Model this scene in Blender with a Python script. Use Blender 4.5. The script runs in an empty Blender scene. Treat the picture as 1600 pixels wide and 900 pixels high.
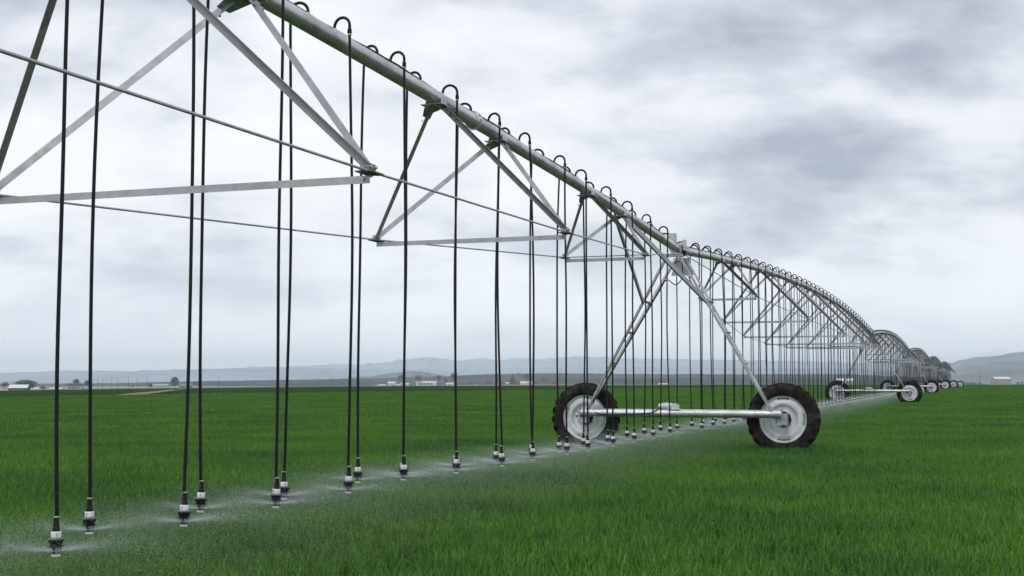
import bpy, math, random
import numpy as np
from mathutils import Vector, Matrix

random.seed(7)
rng = np.random.default_rng(7)
scene = bpy.context.scene
COL = scene.collection
rad = math.radians

# ------------------------------------------------------------------ camera
CAM_H = 1.552
PITCH = 0.071
FPX = 2000.0            # focal length in pixels of the 1600 px wide photograph
cam_data = bpy.data.cameras.new("camera")
cam_data.sensor_width = 36.0
cam_data.lens = 36.0 * FPX / 1600.0
cam_data.clip_start = 0.1
cam_data.clip_end = 120000.0
cam = bpy.data.objects.new("camera", cam_data)
COL.objects.link(cam)
cam.location = (0, 0, CAM_H)
cam.rotation_euler = (math.pi / 2 + PITCH, 0, 0)
scene.camera = cam

# ------------------------------------------------------------------ sky
SUN_ELEV, SUN_AZ = 52.0, 205.0      # azimuth clockwise from +Y: behind the camera, a little to the left
world = bpy.data.worlds.new("World")
scene.world = world
world.use_nodes = True
wn, wl = world.node_tree.nodes, world.node_tree.links
wn.clear()
def N(nodes, t, **kw):
    n = nodes.new(t)
    for k, v in kw.items():
        setattr(n, k, v)
    return n
w_out = N(wn, "ShaderNodeOutputWorld")
sky = N(wn, "ShaderNodeTexSky", sky_type='NISHITA', sun_disc=False)
sky.sun_elevation = rad(SUN_ELEV); sky.sun_rotation = rad(SUN_AZ)
bg_sky = N(wn, "ShaderNodeBackground"); bg_sky.inputs[1].default_value = 0.1
wl.new(sky.outputs[0], bg_sky.inputs[0])
tc = N(wn, "ShaderNodeTexCoord")
sep = N(wn, "ShaderNodeSeparateXYZ"); wl.new(tc.outputs["Generated"], sep.inputs[0])
def math_node(nodes, links, op, a, b=None, clamp=False):
    n = nodes.new("ShaderNodeMath"); n.operation = op; n.use_clamp = clamp
    for i, v in enumerate((a, b)):
        if v is None: continue
        if isinstance(v, (int, float)): n.inputs[i].default_value = v
        else: links.new(v, n.inputs[i])
    return n.outputs[0]
zc = math_node(wn, wl, 'MAXIMUM', sep.outputs[2], 0.0)
za = math_node(wn, wl, 'ADD', zc, 0.40)
px = math_node(wn, wl, 'DIVIDE', sep.outputs[0], za)
py = math_node(wn, wl, 'DIVIDE', sep.outputs[1], za)
comb = N(wn, "ShaderNodeCombineXYZ"); wl.new(px, comb.inputs[0]); wl.new(py, comb.inputs[1])
mp = N(wn, "ShaderNodeMapping"); wl.new(comb.outputs[0], mp.inputs[0])
SKY = (2.3, 5.5, 0.4, 5.1)
mp.inputs["Location"].default_value = (SKY[2], SKY[3], 0.0)
mp.inputs["Scale"].default_value = (0.75, 1.0, 1.0)
n1 = N(wn, "ShaderNodeTexNoise"); n1.inputs["Scale"].default_value = SKY[0]; n1.inputs["Detail"].default_value = 9
n1.inputs["Roughness"].default_value = 0.50; n1.inputs["Distortion"].default_value = 0.15
n2 = N(wn, "ShaderNodeTexNoise"); n2.inputs["Scale"].default_value = SKY[1]; n2.inputs["Detail"].default_value = 6
n2.inputs["Roughness"].default_value = 0.55; n2.inputs["Distortion"].default_value = 0.15
wl.new(mp.outputs[0], n1.inputs["Vector"]); wl.new(mp.outputs[0], n2.inputs["Vector"])
s1 = math_node(wn, wl, 'MULTIPLY', n1.outputs[0], 0.64)
s2 = math_node(wn, wl, 'MULTIPLY', n2.outputs[0], 0.36)
sm = math_node(wn, wl, 'ADD', s1, s2)
ramp = N(wn, "ShaderNodeValToRGB"); wl.new(sm, ramp.inputs[0])
cr = ramp.color_ramp
cr.elements[0].position = 0.38; cr.elements[0].color = (0.42, 0.455, 0.54, 1)
cr.elements[1].position = 0.585; cr.elements[1].color = (0.98, 1.0, 1.03, 1)
e = cr.elements.new(0.445); e.color = (0.62, 0.655, 0.735, 1)
e = cr.elements.new(0.505); e.color = (0.85, 0.875, 0.925, 1)
# towards the horizon the layers of cloud merge into one even bright veil
hz = math_node(wn, wl, 'MULTIPLY', zc, 8.0, True)
mixh = N(wn, "ShaderNodeMix", data_type='RGBA'); wl.new(hz, mixh.inputs[0])
mixh.inputs[6].default_value = (1.02, 1.08, 1.18, 1); wl.new(ramp.outputs[0], mixh.inputs[7])
bg_cloud = N(wn, "ShaderNodeBackground"); bg_cloud.inputs[1].default_value = 1.10
wl.new(mixh.outputs[2], bg_cloud.inputs[0])
mixw = N(wn, "ShaderNodeMixShader"); mixw.inputs[0].default_value = 0.93
wl.new(bg_sky.outputs[0], mixw.inputs[1]); wl.new(bg_cloud.outputs[0], mixw.inputs[2])
wl.new(mixw.outputs[0], w_out.inputs[0])

# ------------------------------------------------------------------ sun (veiled by cloud)
sd = bpy.data.lights.new("sun", 'SUN'); sd.energy = 1.1; sd.angle = rad(25); sd.color = (1.0, 0.97, 0.93)
sun = bpy.data.objects.new("sun", sd); COL.objects.link(sun)
az_, el_ = rad(SUN_AZ), rad(SUN_ELEV)
to_sun = Vector((math.sin(az_) * math.cos(el_), math.cos(az_) * math.cos(el_), math.sin(el_)))
sun.rotation_euler = to_sun.to_track_quat('Z', 'Y').to_euler()
sun.location = (0, -20, 40)

# ------------------------------------------------------------------ exposure, render
vs = scene.view_settings
vs.view_transform = 'Standard'; vs.look = 'None'; vs.exposure = 0.0; vs.gamma = 1.0; vs.use_curve_mapping = False
scene.render.engine = 'CYCLES'
cy = scene.cycles
cy.use_denoising = True; cy.denoising_prefilter = 'ACCURATE'
cy.max_bounces = 6; cy.diffuse_bounces = 3; cy.glossy_bounces = 3; cy.transmission_bounces = 4
cy.transparent_max_bounces = 8; cy.volume_bounces = 4
cy.sample_clamp_indirect = 6.0
cy.use_adaptive_sampling = False

# =================================================================== helpers
class MB:
    """collects verts, faces and material slots and links them as ONE mesh object"""
    def __init__(self):
        self.v = []; self.f = []; self.m = []; self.smooth = []
    def add(self, vs, fs, mat=0, smooth=False):
        o = len(self.v)
        self.v.extend([tuple(p) for p in vs])
        for q in fs:
            self.f.append(tuple(i + o for i in q)); self.m.append(mat); self.smooth.append(smooth)
    def box(self, c, size, mat=0, rot=None):
        x, y, z = (s / 2 for s in size)
        P = [Vector((sx * x, sy * y, sz * z)) for sz in (-1, 1) for sy in (-1, 1) for sx in (-1, 1)]
        if rot is not None: P = [rot @ p for p in P]
        c = Vector(c)
        self.add([p + c for p in P], [(0, 2, 3, 1), (4, 5, 7, 6), (0, 1, 5, 4), (2, 6, 7, 3), (0, 4, 6, 2), (1, 3, 7, 5)], mat)
    def tube(self, pts, r, n=8, mat=0, caps=True, smooth=True):
        pts = [Vector(p) for p in pts]
        rs = r if isinstance(r, (list, tuple)) else [r] * len(pts)
        rings = []; up = None
        for i, p in enumerate(pts):
            a = pts[max(i - 1, 0)]; b = pts[min(i + 1, len(pts) - 1)]
            d = (b - a).normalized()
            if up is None:
                up = Vector((0, 0, 1)) if abs(d.z) < 0.9 else Vector((1, 0, 0))
            u = d.cross(up).normalized(); w = u.cross(d).normalized(); up = w
            rings.append([p + (u * math.cos(2 * math.pi * k / n) + w * math.sin(2 * math.pi * k / n)) * rs[i] for k in range(n)])
        V = [q for ring in rings for q in ring]; F = []
        for i in range(len(pts) - 1):
            for k in range(n):
                k2 = (k + 1) % n
                F.append((i * n + k, i * n + k2, (i + 1) * n + k2, (i + 1) * n + k))
        self.add(V, F, mat, smooth)
        if caps:
            self.add(rings[0], [tuple(range(n))], mat); self.add(rings[-1], [tuple(range(n))[::-1]], mat)
    def lathe(self, prof, n=24, axis='z', mat=0, c=(0, 0, 0), smooth=True, close=False):
        """prof: list of (radius, height) round the axis"""
        V = []; F = []; c = Vector(c)
        for (r, h) in prof:
            for k in range(n):
                t = 2 * math.pi * k / n
                a, b = r * math.cos(t), r * math.sin(t)
                p = {'z': (a, b, h), 'y': (a, h, b), 'x': (h, a, b)}[axis]
                V.append(Vector(p) + c)
        L = len(prof)
        for i in range(L if close else L - 1):
            j = (i + 1) % L
            for k in range(n):
                k2 = (k + 1) % n
                F.append((i * n + k, i * n + k2, j * n + k2, j * n + k))
        self.add(V, F, mat, smooth)
    def profile(self, p0, p1, poly, side, mat=0):
        """sweep a closed 2-D polygon from p0 to p1; 'side' is the approximate direction of the polygon's x axis"""
        p0, p1, side = Vector(p0), Vector(p1), Vector(side)
        d = (p1 - p0).normalized()
        x = (side - d * side.dot(d)).normalized(); y = d.cross(x).normalized()
        n = len(poly)
        V = [p0 + x * a + y * b for a, b in poly] + [p1 + x * a + y * b for a, b in poly]
        F = [(i, (i + 1) % n, n + (i + 1) % n, n + i) for i in range(n)] + [tuple(range(n))[::-1], tuple(range(n, 2 * n))]
        self.add(V, F, mat)
    def prism(self, poly3, thick):
        """extrude a planar polygon (3-D points) by the vector thick"""
        n = len(poly3); t = Vector(thick)
        V = [Vector(p) for p in poly3] + [Vector(p) + t for p in poly3]
        F = [tuple(range(n))[::-1], tuple(range(n, 2 * n))] + [(i, (i + 1) % n, n + (i + 1) % n, n + i) for i in range(n)]
        self.add(V, F)
    def mesh(self, name, mats):
        me = bpy.data.meshes.new(name)
        me.from_pydata(self.v, [], self.f)
        for m in (mats if isinstance(mats, (list, tuple)) else [mats]): me.materials.append(m)
        me.polygons.foreach_set("material_index", self.m)
        me.polygons.foreach_set("use_smooth", self.smooth)
        me.update()
        return me
    def build(self, name, mats, parent=None):
        return link(name, self.mesh(name, mats), parent)

def link(name, data, parent=None, loc=None):
    o = bpy.data.objects.new(name, data)
    COL.objects.link(o)
    if parent is not None: o.parent = parent
    if loc is not None: o.location = loc
    return o
def tag(o, label=None, cat=None, group=None, kind=None):
    if label: o["label"] = label
    if cat: o["category"] = cat
    if group: o["group"] = group
    if kind: o["kind"] = kind
    return o
def empty(name, loc=(0, 0, 0), rz=0.0):
    o = bpy.data.objects.new(name, None); o.empty_display_size = 0.3
    COL.objects.link(o); o.location = loc; o.rotation_euler = (0, 0, rz)
    return o
def copy_tree(o, parent=None):
    c = o.copy(); COL.objects.link(c); c.parent = parent
    for ch in list(o.children): copy_tree(ch, c)
    return c
ONES = ["first", "second", "third", "fourth", "fifth", "sixth", "seventh", "eighth", "ninth", "tenth", "eleventh", "twelfth", "thirteenth",
        "fourteenth", "fifteenth", "sixteenth", "seventeenth", "eighteenth", "nineteenth", "twentieth"]

def ordinal(i):
    if i < 20: return ONES[i]
    t = ["twent", "thirt", "fort"][(i + 1) // 10 - 2]; u = (i + 1) % 10
    return t + "ieth" if u == 0 else t + "y-" + ONES[u - 1]
# ------------------------------------------------------------------ materials
def mat_new(name):
    m = bpy.data.materials.new(name); m.use_nodes = True
    nt = m.node_tree; b = nt.nodes["Principled BSDF"]
    return m, nt.nodes, nt.links, b
def noise_mat(name, c1, c2, scale=20.0, rough=0.6, metal=0.0, bump=0.0, detail=5, rough2=None, spec=0.5, lo=0.35, hi=0.65, bscale=None, coords="Object", stretch=None, stain=0.0):
    m, n, l, b = mat_new(name)
    t = n.new("ShaderNodeTexCoord"); vec = t.outputs[coords]
    if stretch:
        q = n.new("ShaderNodeMapping"); q.inputs["Scale"].default_value = stretch; l.new(vec, q.inputs[0]); vec = q.outputs[0]
    x = n.new("ShaderNodeTexNoise"); x.inputs["Scale"].default_value = scale; x.inputs["Detail"].default_value = detail
    l.new(vec, x.inputs["Vector"])
    r = n.new("ShaderNodeValToRGB"); l.new(x.outputs[0], r.inputs[0])
    r.color_ramp.elements[0].position = lo; r.color_ramp.elements[0].color = (*c1, 1)
    r.color_ramp.elements[1].position = hi; r.color_ramp.elements[1].color = (*c2, 1)
    if stain:                         # water marks and grime in long soft patches
        z = n.new("ShaderNodeTexNoise"); z.inputs["Scale"].default_value = 2.3; z.inputs["Detail"].default_value = 7; z.inputs["Roughness"].default_value = 0.62; l.new(vec, z.inputs["Vector"])
        zr = n.new("ShaderNodeValToRGB"); l.new(z.outputs[0], zr.inputs[0])
        zr.color_ramp.elements[0].position = 0.36; zr.color_ramp.elements[0].color = (1 - stain, 1 - stain * 1.05, 1 - stain * 1.15, 1)
        zr.color_ramp.elements[1].position = 0.56; zr.color_ramp.elements[1].color = (1, 1, 1, 1)
        mm = n.new("ShaderNodeMix"); mm.data_type = 'RGBA'; mm.blend_type = 'MULTIPLY'; mm.inputs[0].default_value = 1.0
        l.new(r.outputs[0], mm.inputs[6]); l.new(zr.outputs[0], mm.inputs[7]); l.new(mm.outputs[2], b.inputs["Base Color"])
    else:
        l.new(r.outputs[0], b.inputs["Base Color"])
    b.inputs["Metallic"].default_value = metal; b.inputs["Roughness"].default_value = rough
    b.inputs["Specular IOR Level"].default_value = spec
    if rough2 is not None:
        mr = n.new("ShaderNodeMapRange"); l.new(x.outputs[0], mr.inputs[0])
        mr.inputs[1].default_value = lo; mr.inputs[2].default_value = hi; mr.inputs[3].default_value = rough; mr.inputs[4].default_value = rough2
        l.new(mr.outputs[0], b.inputs["Roughness"])
    if bump:
        y = n.new("ShaderNodeTexNoise"); y.inputs["Scale"].default_value = bscale or scale * 2; y.inputs["Detail"].default_value = 4
        l.new(vec, y.inputs["Vector"])
        bp = n.new("ShaderNodeBump"); bp.inputs["Strength"].default_value = bump; bp.inputs["Distance"].default_value = 0.02
        l.new(y.outputs[0], bp.inputs["Height"]); l.new(bp.outputs[0], b.inputs["Normal"])
    return m
M = {}
M['galv'] = noise_mat("galvanised_steel", (0.42, 0.43, 0.455), (0.55, 0.56, 0.585), 14, 0.40, 0.68, 0.05, rough2=0.58, detail=8, stain=0.14)
M['pipe'] = noise_mat("galvanised_pipe", (0.54, 0.53, 0.56), (0.64, 0.63, 0.66), 9, 0.30, 0.66, 0.04, rough2=0.42, detail=9, stain=0.28)
M['beam'] = noise_mat("galvanised_beam", (0.55, 0.58, 0.59), (0.70, 0.72, 0.73), 16, 0.40, 0.85, 0.04, rough2=0.6, detail=8, stain=0.25)
M['rim'] = noise_mat("galvanised_wheel", (0.66, 0.69, 0.71), (0.74, 0.77, 0.79), 5, 0.45, 0.25, 0.05, rough2=0.62, detail=9, stain=0.15)
M['leg'] = noise_mat("truss_angle_iron", (0.39, 0.40, 0.425), (0.53, 0.54, 0.565), 12, 0.38, 0.62, 0.05, rough2=0.6, detail=8, stain=0.15)
M['dirty'] = noise_mat("weathered_plate", (0.10, 0.11, 0.10), (0.22, 0.24, 0.22), 18, 0.6, 0.5, 0.05)
M['bolt'] = noise_mat("bolt_zinc", (0.35, 0.34, 0.30), (0.6, 0.6, 0.58), 60, 0.4, 0.8)
M['hose'] = noise_mat("black_hose", (0.006, 0.007, 0.009), (0.014, 0.015, 0.018), 30, 0.42, 0.0, 0.0, rough2=0.55, spec=0.22)
M['plastic'] = noise_mat("black_plastic", (0.006, 0.007, 0.007), (0.016, 0.017, 0.018), 50, 0.45, 0.0, spec=0.2)
M['white'] = noise_mat("white_plastic", (0.80, 0.80, 0.79), (0.88, 0.88, 0.87), 30, 0.45, 0.0)
M['clear'] = noise_mat("pale_plastic", (0.10, 0.12, 0.13), (0.22, 0.24, 0.25), 40, 0.25, 0.0)
M['ink'] = noise_mat("printed_ink", (0.03, 0.04, 0.07), (0.05, 0.06, 0.10), 30, 0.6)
M['ink_blue'] = noise_mat("blue_ink", (0.04, 0.13, 0.35), (0.06, 0.17, 0.42), 30, 0.6)
M['rubber'] = noise_mat("tyre_rubber", (0.009, 0.009, 0.009), (0.060, 0.048, 0.036), 5, 0.85, 0.0, 0.15, detail=10, lo=0.46, hi=0.78, spec=0.25)
M['motor'] = noise_mat("motor_paint", (0.62, 0.64, 0.64), (0.75, 0.77, 0.77), 14, 0.4)
M['box'] = noise_mat("control_box_paint", (0.42, 0.45, 0.48), (0.52, 0.55, 0.58), 10, 0.45, 0.2)

# ------------------------------------------------------------------ terrain
def softplus(t, k):
    t = np.asarray(t, float)
    return np.logaddexp(0, t / k) * k
def G(x, y):
    """height of the ground: level round the machine, falling very gently away from the camera and to the left"""
    x = np.asarray(x, float); y = np.asarray(y, float)
    a = softplus(y - 210, 20) - softplus(y - 4500, 300)
    b = softplus(-x - 45, 8) - softplus(-x - 600, 60)
    return -0.0042 * a - 0.0125 * b
def Gf(x, y): return float(G(x, y))
CP, SP = math.cos(PITCH), math.sin(PITCH)
def ray(u, v):
    """direction of the photograph's pixel u, v in the world"""
    a, b = (u - 800) / FPX, (450 - v) / FPX
    return Vector((a, CP - b * SP, SP + b * CP))
def on_ground(u, v, far=9000.0):
    d = ray(u, v); d = d / d.y
    lo, hi = 3.0, far
    f = lambda y: CAM_H + d.z * y - Gf(d.x * y, y)
    if f(hi) > 0: return Vector((d.x * hi, hi, Gf(d.x * hi, hi)))
    for _ in range(60):
        mid = (lo + hi) / 2
        if f(mid) > 0: lo = mid
        else: hi = mid
    return Vector((d.x * lo, lo, Gf(d.x * lo, lo)))
def dir_x(u, y): return (u - 800) / FPX * y / CP      # world x of pixel column u at distance y (near the horizon)
def h_at(v, y):                                       # world height that shows at pixel row v at distance y
    d = ray(800, v); return CAM_H + d.z / d.y * y

def grid_mesh(name, X, Y, Z, mat):
    h, w = X.shape
    V = np.stack([X, Y, Z], -1).reshape(-1, 3)
    i = np.arange(h * w).reshape(h, w)
    F = np.stack([i[:-1, :-1], i[:-1, 1:], i[1:, 1:], i[1:, :-1]], -1).reshape(-1, 4)
    me = bpy.data.meshes.new(name)
    me.from_pydata(V.tolist(), [], F.tolist())
    me.materials.append(mat); me.polygons.foreach_set("use_smooth", [True] * len(F)); me.update()
    return me

M['dry'] = noise_mat("dry_ground", (0.15, 0.145, 0.115), (0.24, 0.225, 0.18), 0.02, 0.9, bump=0.0, detail=9, coords="Object", lo=0.3, hi=0.7, spec=0.0)
M['soil'] = noise_mat("wheat_soil", (0.022, 0.040, 0.012), (0.040, 0.062, 0.020), 1.2, 0.9, detail=8, spec=0.0)
M['crop'] = noise_mat("dark_crop", (0.026, 0.052, 0.022), (0.040, 0.074, 0.030), 0.05, 0.9, detail=9, bump=0.5, bscale=0.8, stretch=(0.4, 1.6, 1), spec=0.0)
M['track'] = noise_mat("track_dirt", (0.20, 0.155, 0.11), (0.29, 0.235, 0.175), 0.12, 0.9, detail=9, spec=0.0)
M['road'] = noise_mat("gravel_road", (0.33, 0.29, 0.235), (0.44, 0.40, 0.34), 0.05, 0.9, detail=6, spec=0.0)
M['scrub'] = noise_mat("scrub_strip", (0.16, 0.15, 0.10), (0.34, 0.30, 0.23), 0.03, 0.9, detail=9, lo=0.4, hi=0.6, spec=0.0)

# ground: one sheet to the horizon
ys = np.r_[np.linspace(-300, 0, 7), np.geomspace(8, 330, 46), np.geomspace(345, 45000, 60)]
ts = np.r_[np.linspace(-3.2, -0.75, 8), np.linspace(-0.7, 0.7, 90), np.linspace(0.75, 3.2, 8)]
Yg, Tg = np.meshgrid(ys, ts, indexing='ij')
Xg = Tg * (np.abs(Yg) + 120)
ground = link("ground", grid_mesh("ground", Xg, Yg, G(Xg, Yg) - 0.10, M['dry']))
tag(ground, kind="structure")

def sheet(name, us, near, far, lift, mat, rows=16):
    """a field laid on the ground between two boundary lines given as distances per pixel column"""
    n = np.asarray(near); f = np.asarray(far); us = np.asarray(us, float)
    k = np.linspace(0, 1, rows)[:, None]
    Y = np.exp(np.log(n)[None, :] * (1 - k) + np.log(f)[None, :] * k)
    X = (us[None, :] - 800) / FPX * Y / CP
    o = link(name, grid_mesh(name, X, Y, G(X, Y) + lift, mat)); tag(o, kind="structure")
    return o
def dist(u, v): return on_ground(u, v).y
us = np.linspace(-900, 2500, 120)
bound = np.interp(us, [-900, 0, 150, 300, 500, 700, 860, 1100, 1300, 1440, 1500, 1600, 2500], [632, 624, 621, 617.5, 616, 613.5, 611, 607.5, 604.5, 601.2, 598.9, 598.7, 598.4])
cfar = np.interp(us, [-900, 0, 170, 350, 500, 900, 1300, 1480, 2500], [616, 610.6, 607.2, 605.2, 603.8, 602, 600.4, 598.6, 598.2])
wheat_far = np.array([dist(u, v) for u, v in zip(us, bound)])
crop_far = np.maximum(np.array([dist(u, v) for u, v in zip(us, cfar)]), wheat_far + 2)
field = sheet("wheat_field", us, np.full_like(us, 2.0), wheat_far, 0.0, M['soil'], 40)
sheet("crop_field", us, wheat_far + 0.6, crop_far, 0.05, M['crop'], 20)
road_n = np.array([dist(u, v - 0.5) for u, v in zip(us, cfar)]); road_n = np.clip(road_n, crop_far + 4, crop_far * 1.15 + 4)
road_f = np.array([dist(u, v - 1.9) for u, v in zip(us, cfar)]); road_f = np.clip(road_f, road_n + 8, road_n * 1.8)
sheet("gravel_road", us, road_n, road_f, 0.02, M['road'], 6)
sheet("scrub_ground", us, road_f + 2, road_f * 1.5 + 60, 0.02, M['scrub'], 10)
tu = np.array([158, 180, 205, 225, 250, 270, 288, 300])
tn = np.array([dist(u, v) for u, v in zip(tu, [622.0, 622.0, 621, 618.5, 615, 612, 609.2, 607.4])])
tf = np.array([dist(u, v) for u, v in zip(tu, [621.3, 619.2, 616, 614.2, 611.8, 609.6, 607.6, 606.4])])
sheet("dirt_track", tu, tn, tf, 0.10, M['track'], 8)

# hills and mountains, each range with a front slope and a back slope
def hill_mat(name, c1, c2, scale, lo=0.4, hi=0.62):
    return noise_mat(name, c1, c2, scale, 0.95, detail=10, lo=lo, hi=hi, spec=0.0)
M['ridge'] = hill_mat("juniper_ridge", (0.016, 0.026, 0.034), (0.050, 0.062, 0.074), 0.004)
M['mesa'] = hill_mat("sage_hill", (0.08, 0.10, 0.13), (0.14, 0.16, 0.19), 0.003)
M['range'] = hill_mat("haze_tinted_range", (0.22, 0.28, 0.37), (0.32, 0.39, 0.50), 0.0006)  # pale blue of the haze is put into the rock colour
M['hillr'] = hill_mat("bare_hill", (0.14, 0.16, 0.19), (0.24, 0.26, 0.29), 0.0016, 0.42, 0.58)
def hills(name, y0, prof, depth, mat, rough_px=0.5, seed=1, base=601.0):
    u = np.array([p[0] for p in prof], float); v = np.array([p[1] for p in prof], float)
    uu = np.linspace(u[0], u[-1], int((u[-1] - u[0]) / 4) + 1)
    vv = np.interp(uu, u, v)
    k = np.ones(7) / 7; vv = np.convolve(np.pad(vv, 3, mode='edge'), k, 'valid')
    r = np.random.default_rng(seed)
    for p, a in ((3, 0.25), (9, 0.5), (25, 0.6)):
        q = np.interp(uu, np.linspace(uu[0], uu[-1], max(4, int((uu[-1] - uu[0]) / p / 4))), r.normal(size=max(4, int((uu[-1] - uu[0]) / p / 4))))
        vv = vv + q * a * rough_px
    top = np.array([h_at(t, y0) for t in vv]); low = h_at(base, y0) - 12
    prs = np.array([0.0, 0.25, 0.5, 0.7, 0.86, 0.95, 1.0, 0.93, 0.7, 0.35, 0.0]); dps = np.linspace(-0.6, 0.5, 11)
    Y = y0 + dps[:, None] * depth + 0 * uu[None, :]
    X = (uu[None, :] - 800) / FPX * y0 / CP + 0 * Y
    bump = 1 + 0.10 * r.normal(size=(11, len(uu))) * (prs[:, None] < 0.99) * (prs[:, None] > 0)
    Z = low + (top - low)[None, :] * prs[:, None] * bump
    Z = np.minimum(Z, top[None, :])
    o = link(name, grid_mesh(name, X, Y, Z, mat)); tag(o, kind="structure")
    return o
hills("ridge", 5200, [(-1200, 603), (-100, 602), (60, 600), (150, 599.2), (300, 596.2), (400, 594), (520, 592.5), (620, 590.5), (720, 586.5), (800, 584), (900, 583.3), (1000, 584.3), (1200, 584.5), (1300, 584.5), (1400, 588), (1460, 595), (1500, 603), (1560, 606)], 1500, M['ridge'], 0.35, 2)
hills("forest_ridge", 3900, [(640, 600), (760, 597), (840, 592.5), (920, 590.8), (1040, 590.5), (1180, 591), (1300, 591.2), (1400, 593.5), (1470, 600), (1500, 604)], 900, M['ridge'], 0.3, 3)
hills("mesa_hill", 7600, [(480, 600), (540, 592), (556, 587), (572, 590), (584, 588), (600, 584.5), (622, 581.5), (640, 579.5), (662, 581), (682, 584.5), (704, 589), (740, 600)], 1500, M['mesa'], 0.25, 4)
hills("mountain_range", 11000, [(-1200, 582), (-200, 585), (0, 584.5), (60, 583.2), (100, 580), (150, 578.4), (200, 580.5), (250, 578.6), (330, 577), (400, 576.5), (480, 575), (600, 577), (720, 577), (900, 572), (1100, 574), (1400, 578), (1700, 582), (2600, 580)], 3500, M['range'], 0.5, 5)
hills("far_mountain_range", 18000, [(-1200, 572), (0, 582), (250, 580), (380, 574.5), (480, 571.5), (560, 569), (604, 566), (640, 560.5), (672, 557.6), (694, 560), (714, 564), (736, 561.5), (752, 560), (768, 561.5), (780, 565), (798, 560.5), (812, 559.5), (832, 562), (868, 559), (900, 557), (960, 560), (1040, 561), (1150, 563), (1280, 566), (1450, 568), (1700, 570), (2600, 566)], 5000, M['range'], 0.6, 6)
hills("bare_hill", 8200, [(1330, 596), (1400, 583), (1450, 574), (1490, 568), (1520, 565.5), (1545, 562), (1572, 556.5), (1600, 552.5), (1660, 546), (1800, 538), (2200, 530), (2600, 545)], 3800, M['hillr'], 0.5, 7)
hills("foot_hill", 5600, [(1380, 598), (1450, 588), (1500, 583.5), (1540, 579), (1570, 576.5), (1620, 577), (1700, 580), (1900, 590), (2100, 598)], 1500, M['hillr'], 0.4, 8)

# =================================================================== the irrigation machine
AZ, X0, T1, L = 0.346, -6.142, 28.41, 53.707
DX, DY, RX, RY = math.sin(AZ), math.cos(AZ), math.cos(AZ), -math.sin(AZ)
HP0, HPD = 4.253, 0.734
PIPE_R = 0.0845
LATERAL = [0, 0, 0, -0.35, -0.17, 0.15, 0.75]
def line_pt(s, r=0.0):
    return Vector((X0 + s * DX + r * RX, s * DY + r * RY, 0))
TOW = []
for k in range(7):                     # index 0 stands behind the photographer
    p = line_pt(T1 + (k - 1) * L, LATERAL[k]); p.z = Gf(p.x, p.y) if k else 0.0
    TOW.append(p)
def hp(t):                             # pipe height along a span
    return HP0 + HPD * (1 - ((t - L / 2) / (L / 2)) ** 2)
NODE_T = [5.72, 11.86, 18.05, 23.95]; NODE_T = NODE_T + [L - t for t in NODE_T[::-1]]
NODE_W = [0.705, 1.246, 1.70, 1.86]; NODE_W = NODE_W + NODE_W[::-1]
NODE_H = [3.606, 3.296, 3.05, 2.95]; NODE_H = NODE_H + NODE_H[::-1]
def Lpoly(a, t): return [(0, 0), (a, 0), (a, t), (t, t), (t, a), (0, a)]

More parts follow.
